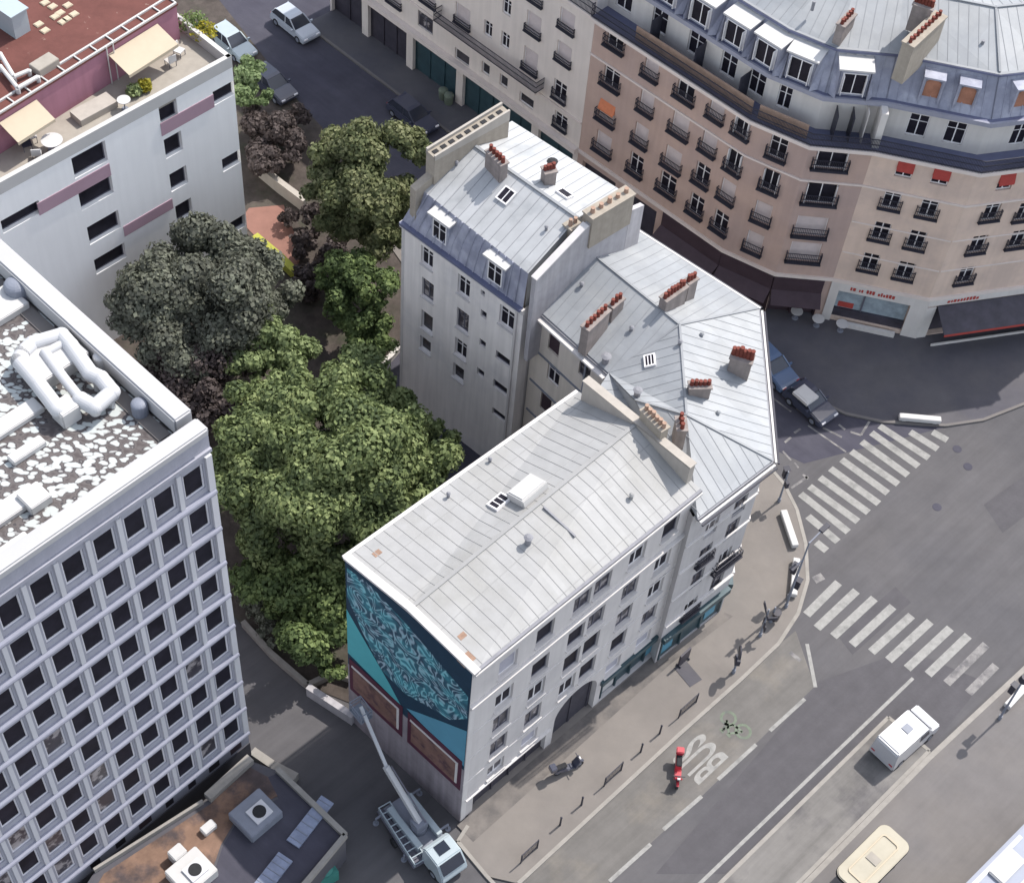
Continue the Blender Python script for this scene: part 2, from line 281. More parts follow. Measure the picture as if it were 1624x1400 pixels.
# swirling line work of the mural: contour lines of a mirrored noise field
def mural_mat():
    m = bpy.data.materials.new('mural_lines'); m.use_nodes = True; n = m.node_tree.nodes; L = m.node_tree.links; b = n['Principled BSDF']; b.inputs['Roughness'].default_value = .75
    uv = n.new('ShaderNodeUVMap'); sp = n.new('ShaderNodeSeparateXYZ'); L.new(uv.outputs[0], sp.inputs[0])
    ab = n.new('ShaderNodeMath'); ab.operation = 'ABSOLUTE'; L.new(sp.outputs[0], ab.inputs[0])
    cb = n.new('ShaderNodeCombineXYZ'); L.new(ab.outputs[0], cb.inputs[0]); L.new(sp.outputs[1], cb.inputs[1])
    no = n.new('ShaderNodeTexNoise'); no.inputs['Scale'].default_value = .55; no.inputs['Detail'].default_value = 2.2; no.inputs['Distortion'].default_value = 1.1; L.new(cb.outputs[0], no.inputs['Vector'])
    mu = n.new('ShaderNodeMath'); mu.operation = 'MULTIPLY'; mu.inputs[1].default_value = 62.0; L.new(no.outputs[0], mu.inputs[0])
    si = n.new('ShaderNodeMath'); si.operation = 'SINE'; L.new(mu.outputs[0], si.inputs[0])
    n2 = n.new('ShaderNodeTexNoise'); n2.inputs['Scale'].default_value = .8; n2.inputs['Detail'].default_value = 3; L.new(cb.outputs[0], n2.inputs['Vector'])
    r2 = n.new('ShaderNodeValToRGB'); r2.color_ramp.elements[0].position = .42; r2.color_ramp.elements[0].color = (.018, .06, .10, 1); r2.color_ramp.elements[1].position = .66; r2.color_ramp.elements[1].color = (.04, .22, .28, 1); L.new(n2.outputs[0], r2.inputs[0])
    r3 = n.new('ShaderNodeValToRGB'); r3.color_ramp.elements[0].position = .40; r3.color_ramp.elements[0].color = (.30, .42, .50, 1); r3.color_ramp.elements[1].position = .60; r3.color_ramp.elements[1].color = (.20, .52, .58, 1); L.new(n2.outputs[0], r3.inputs[0])
    mr = n.new('ShaderNodeMapRange'); mr.inputs[1].default_value = 0.1; mr.inputs[2].default_value = .9; L.new(si.outputs[0], mr.inputs[0])
    mx = n.new('ShaderNodeMix'); mx.data_type = 'RGBA'; L.new(mr.outputs[0], mx.inputs[0]); L.new(r2.outputs[0], mx.inputs[6]); L.new(r3.outputs[0], mx.inputs[7]); L.new(mx.outputs[2], b.inputs['Base Color']); return m
M['mural'] = mural_mat()
def gravel_mat():
    m = bpy.data.materials.new('gravel'); m.use_nodes = True; n = m.node_tree.nodes; L = m.node_tree.links; b = n['Principled BSDF']; b.inputs['Roughness'].default_value = .9
    g = n.new('ShaderNodeNewGeometry'); mp = n.new('ShaderNodeMapping'); mp.inputs['Rotation'].default_value = (0, 0, math.radians(-50)); mp.inputs['Scale'].default_value = (1.0, 1.5, 1); L.new(g.outputs['Position'], mp.inputs[0])
    nd = n.new('ShaderNodeTexNoise'); nd.inputs['Scale'].default_value = 1.6; nd.inputs['Detail'].default_value = 3; L.new(mp.outputs[0], nd.inputs['Vector'])
    ad = n.new('ShaderNodeVectorMath'); ad.operation = 'MULTIPLY_ADD'; ad.inputs[1].default_value = (.55, .55, 0); L.new(nd.outputs['Color'], ad.inputs[0]); L.new(mp.outputs[0], ad.inputs[2])
    vo = n.new('ShaderNodeTexVoronoi'); vo.inputs['Scale'].default_value = 2.7; L.new(ad.outputs[0], vo.inputs['Vector'])
    nz = n.new('ShaderNodeTexNoise'); nz.inputs['Scale'].default_value = .35; nz.inputs['Detail'].default_value = 3; L.new(g.outputs['Position'], nz.inputs['Vector'])
    ma = n.new('ShaderNodeMath'); ma.operation = 'MULTIPLY_ADD'; ma.inputs[1].default_value = -.75; L.new(nz.outputs[0], ma.inputs[0]); 
    su = n.new('ShaderNodeMath'); su.operation = 'ADD'; su.inputs[1].default_value = .15; L.new(vo.outputs['Distance'], su.inputs[0]); L.new(su.outputs[0], ma.inputs[2])
    r = n.new('ShaderNodeValToRGB'); e = r.color_ramp.elements; e[0].position = .22; e[0].color = (.46, .49, .48, 1); e[1].position = .75; e[1].color = (.075, .063, .063, 1)
    k = e.new(.30); k.color = (.30, .29, .285, 1); k = e.new(.36); k.color = (.045, .04, .045, 1); k = e.new(.46); k.color = (.125, .11, .108, 1)
    L.new(ma.outputs[0], r.inputs[0]); L.new(r.outputs[0], b.inputs['Base Color']); return m
M['gravel'] = gravel_mat()

# ------------------------------------------------------------------ facades and roofs
class Frame:
    """a vertical wall plane: s runs along it, z up, d outwards"""
    def __init__(f, a, b):
        f.o = Vector((a[0], a[1], 0)); e = Vector((b[0], b[1], 0)); f.L = (e - f.o).length; f.d = (e - f.o).normalized(); f.n = Vector((f.d[1], -f.d[0], 0)); f.a = math.atan2(f.d[1], f.d[0])
    def pt(f, s, z, d=0.0): return f.o + f.d * s + f.n * d + UP * z
    def W(f, px, py, off=0.0):
        r = ray(px, py); c = Vector((0, 0, H)); t = (f.o + f.n * off - c).dot(f.n) / r.dot(f.n); p = c + r * t
        return (p - f.o).dot(f.d), p[2]
    def box(f, mb, s0, s1, z0, z1, d0, d1, m=0):
        mb.prism([f.pt(s0, 0, d0), f.pt(s1, 0, d0), f.pt(s1, 0, d1), f.pt(s0, 0, d1)], z0, z1, m)
def wallgrid(mb, fr, s0, s1, z0, z1, ops, depth=.2, m=0, mr=None):
    """outer face with real rectangular openings (a, b, c, d) = s-range, z-range, and their reveals"""
    mr = m if mr is None else mr
    ops = [(max(a, s0), min(b, s1), max(c, z0), min(d, z1)) for a, b, c, d in ops]; ops = [o for o in ops if o[1] - o[0] > .05 and o[3] - o[2] > .05]
    S = sorted(set([round(x, 3) for o in ops for x in o[:2]] + [s0, s1])); Z = sorted(set([round(x, 3) for o in ops for x in o[2:]] + [z0, z1]))
    for j in range(len(Z) - 1):
        zc = (Z[j] + Z[j+1]) / 2; run = None
        for i in range(len(S) - 1):
            sc = (S[i] + S[i+1]) / 2; hole = any(a < sc < b and c < zc < d for a, b, c, d in ops)
            if not hole and run is None: run = S[i]
            if (hole or i == len(S) - 2) and run is not None:
                e = S[i] if hole else S[i+1]; mb.poly([fr.pt(run, Z[j]), fr.pt(e, Z[j]), fr.pt(e, Z[j+1]), fr.pt(run, Z[j+1])], m); run = None
    for a, b, c, d in ops:
        q = [(a, c), (b, c), (b, d), (a, d)]
        for k in range(4):
            p, r = q[k], q[(k+1) % 4]; mb.poly([fr.pt(p[0], p[1]), fr.pt(p[0], p[1], -depth), fr.pt(r[0], r[1], -depth), fr.pt(r[0], r[1])], mr)
_wc = {}
def win_mesh(w, h, style):
    k = (round(w, 2), round(h, 2), style)
    if k in _wc: return _wc[k]
    fm = MB(); pm = MB(); t = .06
    # local axes: x along the wall, +y into the wall, z up, centred
    if style.startswith('tower'):
        t = .10
        for a in ((-w/2, -w/2 + t, -h/2, h/2), (w/2 - t, w/2, -h/2, h/2), (-w/2 + t, w/2 - t, h/2 - t, h/2), (-w/2 + t, w/2 - t, -h/2, -h/2 + t)): fm.lbox(a[0], a[1], -.02, .05, a[2], a[3])
        if style == 'tower_split': fm.lbox(-.02, .02, -.01, .03, -h/2 + t, h/2 - t)
        fmat = M['tower_frame']; pmat = M['pane'] if style != 'tower_c' else M['pane_curtain']
    else:
        for a in ((-w/2, -w/2 + t, -h/2, h/2), (w/2 - t, w/2, -h/2, h/2), (-w/2 + t, w/2 - t, h/2 - t, h/2), (-w/2 + t, w/2 - t, -h/2, -h/2 + t)): fm.lbox(a[0], a[1], -.02, .05, a[2], a[3])
        if style in ('case', 'case_c', 'dark'):
            fm.lbox(-.035, .035, -.015, .045, -h/2 + t, h/2 - t)
            for zz in (h/2 - h * .33,): 
                fm.lbox(-w/2 + t, -.035, -.01, .035, zz - .02, zz + .02); fm.lbox(.035, w/2 - t, -.01, .035, zz - .02, zz + .02)
        if style == 'open':   # casements standing open
            fm.lbox(-w/2 + t, -w/2 + t + .035, -.32, -.02, -h/2 + t, h/2 - t); fm.lbox(w/2 - t - .035, w/2 - t, -.32, -.02, -h/2 + t, h/2 - t); fm.lbox(-.03, .03, -.015, .045, -h/2 + t, h/2 - t)
        if style == 'wide': 
            for q in (-.17, .17): fm.lbox(w*q - .025, w*q + .025, -.015, .045, -h/2 + t, h/2 - t)
        if style == 'arch':
            n = 10; vs = []
            for i in range(n + 1):
                a = math.pi * i / n; vs.append(V(-math.cos(a) * w/2, 0, h/2 - w/2 + math.sin(a) * w/2))
            for i in range(n):
                c = V(-w/2 if i < n/2 else w/2, 0, h/2); fm.add([vs[i], vs[i+1], c], [(0, 1, 2), (2, 1, 0)])
        fmat = {'dark': M['frame_dark'], 'arch': M['slate'], 'small': M['frame_dark'], 'plain_dark': M['frame_dark']}.get(style, M['frame_white'])
        pmat = {'case': M['pane'], 'case_c': M['pane_curtain'], 'open': M['pane'], 'shut': M['shutter'], 'shut_grey': M['shutter_grey'], 'grey': M['pane_grey'], 'arch': M['brown_blind'], 'dark': M['pane_curtain'], 'wide': M['pane'], 'glass_shop': M['glass_shop']}.get(style, M['pane'])
    if style in ('shut', 'shut_grey'):
        n = int(h / .12)
        for i in range(n): z = -h/2 + t + (h - 2*t) * i / n; pm.lbox(-w/2 + t, w/2 - t, .005, .03, z + .004, z + (h - 2*t) / n - .008)
        pm.poly([V(-w/2, .035, -h/2), V(w/2, .035, -h/2), V(w/2, .035, h/2), V(-w/2, .035, h/2)])
    else: pm.lbox(-w/2 + t*.5, w/2 - t*.5, .022, .04, -h/2 + t*.5, h/2 - t*.5)
    r = (fm.build('window', fmat, data_only=True), pm.build('pane', pmat, data_only=True)); _wc[k] = r; return r
def window(root, fr, s, z, w, h, style='case', depth=.18, off=0.0, label=None):
    a, b = win_mesh(w, h, style)
    o = link('window', a, root, fr.pt(s, z, off - depth) - root.location, fr.a)
    p = link('shutter' if style.startswith('shut') else 'pane', b, o)
    if label: o['label'] = label
    return o
_rc = {}
def railing(root, fr, s, z, w, h=.9, out=.28, off=0.0, name='balcony_railing', slab=True, gap=.11):
    k = (round(w, 1), round(h, 2), out, slab, gap)
    if k not in _rc:
        mb = MB(); w_ = k[0]
        def run(p, q):
            L = math.hypot(q[0] - p[0], q[1] - p[1]); n = max(2, int(L / gap))
            for i in range(n + 1): x = p[0] + (q[0] - p[0]) * i / n; y = p[1] + (q[1] - p[1]) * i / n; mb.box((x, y, 0), .028, .028, h)
            for zz in (0.04, h * .55, h): mb.bar((p[0], p[1], zz), (q[0], q[1], zz), .045, .04)
        run((-w_/2, -out), (w_/2, -out)); run((-w_/2, -out), (-w_/2, 0)); run((w_/2, -out), (w_/2, 0))
        if slab: mb.lbox(-w_/2 - .05, w_/2 + .05, -out - .05, 0, -.1, 0)
        _rc[k] = mb.build(name, M['iron'], data_only=True)
    return link(name, _rc[k], root, fr.pt(s, z, off) - root.location, fr.a)
def clip_line(poly, o, d):
    """parameters where the 2D line o + t d enters and leaves a convex polygon"""
    ts = []
    n = len(poly)
    for i in range(n):
        a, b = poly[i], poly[(i+1) % n]; ex, ey = b[0] - a[0], b[1] - a[1]; den = d[0] * ey - d[1] * ex
        if abs(den) < 1e-9: continue
        t = ((a[0] - o[0]) * ey - (a[1] - o[1]) * ex) / den; u = ((a[0] - o[0]) * d[1] - (a[1] - o[1]) * d[0]) / den
        if -1e-6 <= u <= 1 + 1e-6: ts.append(t)
    return (min(ts), max(ts)) if len(ts) >= 2 and max(ts) - min(ts) > .15 else None
def zinc(mb, tri_or_poly, along, spacing, m_sheet=0, m_rib=1, th=.12, rib=.028, cross=None, org=None):
    """roof sheet with standing seams. Polygon in 3D; seams run in 2D direction `along`"""
    P = [Vector(p) for p in tri_or_poly]
    tris = [P] if len(P) == 3 else [[P[0], P[i], P[i+1]] for i in range(1, len(P) - 1)]
    d = Vector((along[0], along[1], 0)).normalized(); q = Vector((-d[1], d[0], 0)); org = Vector(org) if org is not None else P[0]
    for T in tris:
        nn = (T[1] - T[0]).cross(T[2] - T[0]); 
        if nn.length < 1e-6: continue
        nn.normalize(); nn = -nn if nn[2] < 0 else nn
        mb.slab(T, th, m_sheet)
        zf = lambda x, y: T[0][2] - (nn[0] * (x - T[0][0]) + nn[1] * (y - T[0][1])) / nn[2]
        ks = [(p - org).dot(q) / spacing for p in T]
        for k in range(math.ceil(min(ks)), math.floor(max(ks)) + 1):
            o = org + q * (k * spacing + .013); c = clip_line([(p[0], p[1]) for p in T], (o[0], o[1]), (d[0], d[1]))
            if c:
                a = o + d * c[0]; b = o + d * c[1]; a[2] = zf(a[0], a[1]) + rib/2 - .01; b[2] = zf(b[0], b[1]) + rib/2 - .01; mb.bar(a, b, .032, rib, m_rib)
        if cross:
            ks = [(p - org).dot(d) / cross for p in T]
            for k in range(math.ceil(min(ks)), math.floor(max(ks)) + 1):
                o = org + d * (k * cross + .02); c = clip_line([(p[0], p[1]) for p in T], (o[0], o[1]), (q[0], q[1]))
                if c:
                    a = o + q * c[0]; b = o + q * c[1]; a[2] = zf(a[0], a[1]) + .002; b[2] = zf(b[0], b[1]) + .002; mb.bar(a, b, .03, .012, m_rib)
def seam(mb, a, b, w=.14, h=.07, m=0):
    mb.bar(Vector(a) + UP * .03, Vector(b) + UP * .03, w, h, m)
def chimney(root, a, b, zb, zt, th=.55, pots=6, mt='chimney', pm='terracotta', ph=.4, pr=.11, cap=True):
    """chimney stack running from a to b (plan), with its row of pots"""
    a = V(a[0], a[1]); b = V(b[0], b[1]); d = (b - a).normalized(); L = (b - a).length; ang = math.atan2(d[1], d[0]); c = (a + b) / 2
    mb = MB(); mb.box((c[0], c[1], zb), L, th, zt - zb, ang)
    if cap: mb.box((c[0], c[1], zt), L + .12, th + .12, .1, ang)
    ch = mb.build('chimney', M[mt], root)
    rl = root.location
    if pots:
        p = MB(); p.cyl((0, 0, 0), (0, 0, ph), pr * 1.1, pr * .85, 10); p.cyl((0, 0, ph), (0, 0, ph + .05), pr, pr, 10)
        me = p.build('chimney_pot', M[pm], data_only=True)
        for i in range(pots):
            q = a + d * (L * (i + .5) / pots) + V(0, 0, zt + (.1 if cap else 0)); link('chimney_pot', me, ch, q - rl, 0).scale = (1, 1, random.uniform(.75, 1.15))
    return ch
def offset(P, t):
    """shift an open plan polyline sideways (towards its left) by t"""
    out = []
    for i, p in enumerate(P):
        ns = []
        if i > 0: e = (P[i] - P[i-1]).normalized(); ns.append(Vector((-e[1], e[0], 0)))
        if i < len(P) - 1: e = (P[i+1] - P[i]).normalized(); ns.append(Vector((-e[1], e[0], 0)))
        n = sum(ns, Vector((0, 0, 0))) / len(ns); n /= max(n.length_squared, .3); out.append(p + n * t)
    return out
def strip(mb, A, za, B, zb, m=0):
    for i in range(len(A) - 1): mb.poly([V(A[i][0], A[i][1], za), V(A[i+1][0], A[i+1][1], za), V(B[i+1][0], B[i+1][1], zb), V(B[i][0], B[i][1], zb)], m)
def band(mb, A, B, z0, z1, m=0):
    """solid moulding between two plan polylines"""
    strip(mb, A, z0, A, z1, m); strip(mb, A, z1, B, z1, m); strip(mb, B, z0, B, z1, m); strip(mb, A, z0, B, z0, m)
    for k in (0, -1): mb.poly([V(A[k][0], A[k][1], z0), V(B[k][0], B[k][1], z0), V(B[k][0], B[k][1], z1), V(A[k][0], A[k][1], z1)], m)
# ------------------------------------------------------------------ building corner points (plan), from the survey
TOP = [(945,23),(989,44),(1041,80),(1093,116),(1144,155),(1196,186),(1230,204),(1263,217),(1287,225),(1335,234),(1387,234),(1476,251),(1554,268)]
PE = [G(x, y, 15.8) for x, y in TOP]; PE = [V(p[0], p[1]) for p in PE]; PE[3] = PE[3].lerp((PE[2] + PE[4]) / 2, .3)
f_dir = (V(34.5, 79.4) - PE[-1]).normalized(); PE.append(PE[-1] + f_dir * 6); PE.append(PE[-1] + f_dir * 8)
PD1 = V(2.2, 88.0); PD0 = PD1 + (G(649, 108) - G(912, 302)).normalized() * 26; PD0[2] = 0
A0, A1, A2, A3 = G(752, 1068, 16.5), G(1112, 778, 16.5), G(918, 622, 16.5), G(547, 886, 16.5)
B0, B1, B2, B3, B4, B5, B6 = [G(*p, 15.4) for p in ((1106,822),(1225,731),(1203,490),(1003,362),(848,487),(965,592),(1003,640))]
T0 = G(326, 672, 30.4); TU = V(math.cos(math.radians(50.5)), math.sin(math.radians(50.5))); TV = V(-TU[1], TU[0])
# ------------------------------------------------------------------ ground
def sheet(name, pts, z, m, solid=0.0, kind='structure'):
    mb = MB(); q = [G(x, y, z) if not isinstance(p_, Vector) else p_ for p_ in pts for x, y in [(p_[0], p_[1])]]
    q = [V(p[0], p[1], z) for p in q]
    a = sum(q[i][0] * q[(i + 1) % len(q)][1] - q[(i + 1) % len(q)][0] * q[i][1] for i in range(len(q)))
    if a < 0: q.reverse()
    if solid: mb.hexa([p - UP * solid for p in q], q)
    else: mb.poly(q)
    o = mb.build(name, M[m]); tag(o, kind=kind); return o
sheet('road', [V(-260, -120), V(260, -120), V(260, 330), V(-260, 330)], 0.0, 'asphalt')
sheet('street_surface', [V(*G(900, 560)[:2]), V(*G(1275, 735)[:2]), V(*G(1520, 672)[:2]), V(*G(1330, 560)[:2]), V(2, 96), V(-36, 132), V(-60, 132), V(-60, 110), V(-30, 100)], .004, 'asphalt_dark')  # darker, bluer than the road: the street's shade is put into the asphalt colour
kerbA = [(765,1440),(822,1400),(1080,1161.5),(1175,1077),(1235,1020),(1266,972),(1281,920),(1278,862),(1264,808),(1244,768),(1222,742)]
kA = [V(*G(x, y, .12)[:2]) for x, y in kerbA]
bs = [V(p[0], p[1]) for p in (B1, B2, B3)]
street_out = V(math.sin(math.radians(39)), math.cos(math.radians(39)))
pav = kA[1:] + [bs[2] + street_out * 2, bs[2] + street_out * 2 + V(-14.5, 11.6), V(-10, 80.5), V(0, 66), V(0, 45), V(*G(742, 1295)[:2]), V(*G(726, 1335)[:2]), V(*G(772, 1390)[:2])]
sheet('pavement', pav, .12, 'pavement', .14)
def kerb_line(name, pts, w=.22, z=.135, mt='kerb'):
    mb = MB()
    for a, b in zip(pts, pts[1:]): mb.bar(V(a[0], a[1], z - .09), V(b[0], b[1], z - .09), w, .18)
    tag(mb.build(name, M[mt]), kind='structure')
kerb_line('kerb', kA[1:] + [bs[2] + street_out * 2, bs[2] + street_out * 2 + V(-14.5, 11.6)])
kerb_line('kerb', [V(*G(742, 1310)[:2]), V(*G(726, 1335)[:2]), V(*G(772, 1390)[:2]), V(*G(800, 1420)[:2])], .2)
fA_ = (A1 - A0).normalized(); nA_ = V(fA_[1], -fA_[0]); sheet('pavement_strip', [V(*A0[:2]) - fA_ * .3, V(*A0[:2]) - fA_ * .3 + nA_ * 1.3, V(*A1[:2]) + nA_ * 1.0, V(*B1[:2]) + nA_ * .5 + fA_ * .2, V(*B1[:2]), V(*B0[:2]), V(*A1[:2])], .124, 'pavement_mottled')  # strip mottled darker than the pavement along the foot of the facades
# far pavement by the corner building
kF = [V(*G(x, y, .12)[:2]) for x, y in [(1212,560),(1240,590),(1290,630),(1340,655),(1400,668),(1500,674),(1560,665),(1624,640),(1720,590)]]
outD = offset([PD0, PD1], -2.6)
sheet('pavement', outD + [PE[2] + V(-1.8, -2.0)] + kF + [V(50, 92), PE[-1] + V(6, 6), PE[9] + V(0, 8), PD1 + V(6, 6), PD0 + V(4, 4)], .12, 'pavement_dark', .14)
kerb_line('kerb', outD + [PE[2] + V(-1.8, -2.0)] + kF, .2, mt='pavement_grey')
kR = [V(*G(x, y, .12)[:2]) for x, y in [(1235,1442),(1278,1400),(1473,1202),(1624,1061),(1720,970)]]
sheet('pavement', kR + [V(75, 60), V(60, 5), V(12, 5)], .12, 'pavement_grey', .14)
kerb_line('kerb', kR, .3)
med = [(1085,1455),(1140,1402),(1409,1137),(1474,1190),(1262,1404),(1215,1450)]
sheet('median_strip', med, .10, 'concrete', .12)
kerb_line('kerb', [G(x, y, .1) for x, y in med[1:5]], .22, .115)
sheet('parking_bay', [(800,1425),(822,1402),(1080,1163.5),(1236,1021),(1262,1000),(1292,1088),(1113,1262),(985,1380),(940,1425)], .005, 'parking')
sheet('asphalt_patch', [(1330,1010),(1420,930),(1445,955),(1352,1038)], .0055, 'asphalt_patch')
sheet('asphalt_patch', [(1180,1290),(1290,1180),(1310,1200),(1200,1312)], .0055, 'asphalt_patch')
sheet('asphalt_patch', [(1560,800),(1700,700),(1730,740),(1590,845)], .0055, 'asphalt_patch')
sheet('asphalt_patch', [(1300,1080),(1440,1030),(1560,1080),(1470,1195),(1410,1135),(1150,1385),(1040,1385)], .0045, 'asphalt_patch')
# side yard, planted ground and courts
sheet('garden_ground', [(300,-60),(481,170),(560,255),(700,380),(830,640),(700,900),(570,1120),(490,1088),(395,1003),(300,900),(100,500),(-100,100)], .05, 'earth')
sheet('court_surface', [V(*G(634, 548)[:2]), V(*G(600, 582)[:2]), V(*G(690, 700)[:2]), V(*A3[:2]) + V(1, 1), V(*A2[:2]), V(0.5, 63), V(-7, 67.5)], .08, 'asphalt_dark')
sheet('yard_surface', [(395,1003),(490,1090),(560,1125),(742,1300),(726,1335),(700,1430),(540,1430),(552,1330),(432,1212),(398,1195)], .006, 'asphalt')
sheet('terrace_ground', [(395,330),(450,325),(478,400),(468,440),(404,374),(380,350)], .09, 'red_ground')
def strokes(name, segs, w, z=.010, m='paint'):
    mb = MB()
    for a, b in segs:
        a = V(*G(a[0], a[1])[:2], z); b = V(*G(b[0], b[1])[:2], z); d = (b - a).normalized(); q = V(-d[1], d[0]) * w / 2
        mb.poly([a - q, b - q, b + q, a + q])
    return tag(mb.build(name, M[m]), kind='structure')
k = lambda x, y: (1240 + x / 4.229, 640 + y / 4.229)
lo = [(300,985),(375,925),(445,860),(510,790),(580,730),(650,670),(710,600),(780,540),(845,480),(915,420),(985,365),(1045,305),(1110,245)]
hi = [(230,930),(175,755),(125,605),(185,555),(255,495),(325,435),(400,375),(465,320),(535,255),(600,195),(655,150),(860,190),(1010,190)]
strokes('crosswalk_markings', [(k(*a), k(*b)) for a, b in zip(lo, hi)], .52)
k2 = lambda x, y: (1240 + x / 4.229, 880 + y / 4.229)
lo = [(165,400),(235,490),(345,545),(470,600),(600,650),(715,705),(840,760),(980,800)]
hi = [(380,185),(500,240),(620,290),(745,345),(870,405),(995,445),(1130,490),(1250,540)]
strokes('crosswalk_markings', [(k2(*a), k2(*b)) for a, b in zip(lo, hi)], .52)
strokes('crosswalk_markings', [(k2(1105,860), k2(1370,600)), (k2(1250,925), k2(1435,740)), (k2(215,170), k2(275,140))], .5, m='paint_worn')
r3 = lambda x, y: (1080 + x / 2.978, 930 + y / 2.978); r6 = lambda x, y: (1080 + x / 2.978, 470 + y / 2.978)
strokes('lane_markings', [(r3(420,680), r3(585,530)), (r3(175,910), r3(355,745)), (r3(595,270), r3(635,475)), ((1052,1315), (1113,1262)), ((966.5,1397), (1032,1338))], .22)
strokes('lane_markings', [((1100,1410), (1448,1075))], .2)
strokes('lane_markings', [(r3(515,310), r3(565,350))], .25, m='paint_worn')
strokes('lane_markings', [(r6(*a), r6(*b)) for a, b in [((400,455),(520,545)),((545,530),(640,590)),((600,610),(780,735)),((480,730),(520,775)),((535,785),(555,810))]], .13, m='paint_worn')
strokes('lane_markings', [(r6(*a), r6(*b)) for a, b in [((610,535),(640,560)),((680,575),(700,590)),((745,605),(775,630)),((800,640),(850,655)),((850,655),(890,590)),((520,905),(600,850)),((575,840),(600,862)),((670,620),(760,665)),((490,690),(520,665)),((535,645),(565,625))]], .16, m='paint_worn')
# painted word on the bus lane and the pale green cycle symbol
def painted_text(txt, c, up_az, w, h, m, name):
    cu = bpy.data.curves.new(name, 'FONT'); cu.body = txt; cu.align_x = 'CENTER'; cu.align_y = 'CENTER'; cu.offset = .02
    o = bpy.data.objects.new('tmp', cu); COL.objects.link(o); me = bpy.data.meshes.new_from_object(o); bpy.data.objects.remove(o)
    xs = [v.co.x for v in me.vertices]; ys = [v.co.y for v in me.vertices]; cx, cy = (min(xs) + max(xs)) / 2, (min(ys) + max(ys)) / 2
    for v in me.vertices: v.co = ((v.co.x - cx) / (max(xs) - min(xs)) * w, (v.co.y - cy) / (max(ys) - min(ys)) * h, 0)
    me.materials.clear(); me.materials.append(M[m]); r = link(name, me, None, V(c[0], c[1], .012), math.radians(up_az - 90)); return tag(r, kind='structure')
painted_text('BUS', G(1110, 1202), 229, 2.1, 2.6, 'paint', 'lane_word_marking')
mb = MB(); c = G(1166, 1150); u = V(math.cos(math.radians(49)), math.sin(math.radians(49))); v = V(-u[1], u[0])
for s_ in (-.62, .62):
    cc = c + v * s_ * .9 + u * .05
    for i in range(14):
        t0, t1 = 2 * math.pi * i / 14, 2 * math.pi * (i + 1) / 14
        mb.poly([V(*(cc + (u * math.cos(t) + v * math.sin(t)) * r)[:2], .012) for t, r in ((t0, .34), (t0, .50), (t1, .50), (t1, .34))])
for a, b in [((-.55, 0), (-.1, .75)), ((-.1, .75), (.55, .1)), ((.55, .1), (.25, .9)), ((-.55, 0), (.1, .05)), ((.1, .05), (.3, .8)), ((.15, .95), (.45, .9)), ((-.3, .85), (0, .85))]:
    p = c + v * a[0] - u * a[1] * .9; q = c + v * b[0] - u * b[1] * .9; d = (q - p).normalized(); w_ = V(-d[1], d[0]) * .07
    mb.poly([V(*(x)[:2], .012) for x in (p - w_, q - w_, q + w_, p + w_)])
tag(mb.build('cycle_symbol_marking', M['paint_green']), kind='structure')

# ------------------------------------------------------------------ building A (mural house on the boulevard)
rA = empty('apartment_house', V((A0[0] + A1[0]) / 2, (A0[1] + A1[1]) / 2, 0), 'long pale house with a big blue mural on its end wall and white zinc roof', 'building')
frA = Frame(A0 + (A3 - A0).normalized() * .08, A1 + (A3 - A0).normalized() * .08); LA = frA.L
Z5 = lambda x, y: (740 + x / 2.414, 700 + y / 2.414)
winsA = []
rowz = {0: (14.35, .045), 1: (10.95, .06), 2: (8.45, .05), 3: (5.75, .045), 4: (3.15, .04)}
cols = [2.45, 4.95, 7.5, 8.95, 11.45, 13.9]
for r, (zb, sl) in rowz.items():
    for ci, s in enumerate(cols):
        if r == 4 and ci in (2, 3): continue
        if r == 3 and ci == 3: s += .1
        z = zb + sl * s * .9; h = {0: 1.6, 1: 1.6, 2: 1.8, 3: 1.7, 4: 1.3}[r]; w = 1.22
        st = ['plain_dark', 'dark', 'case', 'plain_dark', 'dark'][(ci * 3 + r * 2) % 5]
        if r == 0 and ci == 0: st = 'shut_grey'; w = 1.25; h = 1.6
        if r == 4: st = 'shut_grey' if ci else 'case_c'
        if ci == 5 and r in (1, 2): st = 'grey' if False else 'case'
        winsA.append((s, z, w, h, st))
mb = MB(); arch = (6.95, 10.3); az = 4.35
ops = [(s - w/2, s + w/2, z - h/2, z + h/2) for s, z, w, h, st in winsA]
wallgrid(mb, frA, 0, LA, 4.6, 16.3, [o for o in ops if o[3] > 4.7], .2)
wallgrid(mb, frA, 0, LA, 0, 4.6, [(arch[0], arch[1], 0, az)] + [o for o in ops if o[3] < 4.7] + [(.9, 6.4, .1, 2.15), (10.75, LA - .1, .15, 2.35)], .35)
bk = frA.pt(0, 0, 0); inner = (A3 - A0).normalized()
for p, q in ((frA.pt(LA, 0), A2), (A2, A3), (A3, frA.pt(0, 0))):
    mb.poly([V(p[0], p[1], 0), V(q[0], q[1], 0), V(q[0], q[1], 16.3), V(p[0], p[1], 16.3)])
mb.build('wall', M['render_a'], rA)
for s, z, w, h, st in winsA: window(rA, frA, s, z, w, h, st, .17)
mb = MB()   # mouldings
for z0, z1, d in ((12.8, 13.02, .16), (13.02, 13.08, .22), (9.75, 9.83, .05), (7.08, 7.15, .05), (4.42, 4.5, .05), (16.0, 16.2, .12)): frA.box(mb, -.02, LA + .02, z0 + .1, z1 + .1, 0.003, d)
for s, z, w, h, st in winsA: frA.box(mb, s - w/2 - .07, s + w/2 + .07, z - h/2 - .1, z - h/2 - .01, .003, .12)
frA.box(mb, .25, 6.6, 2.3, 2.4, .003, .16)
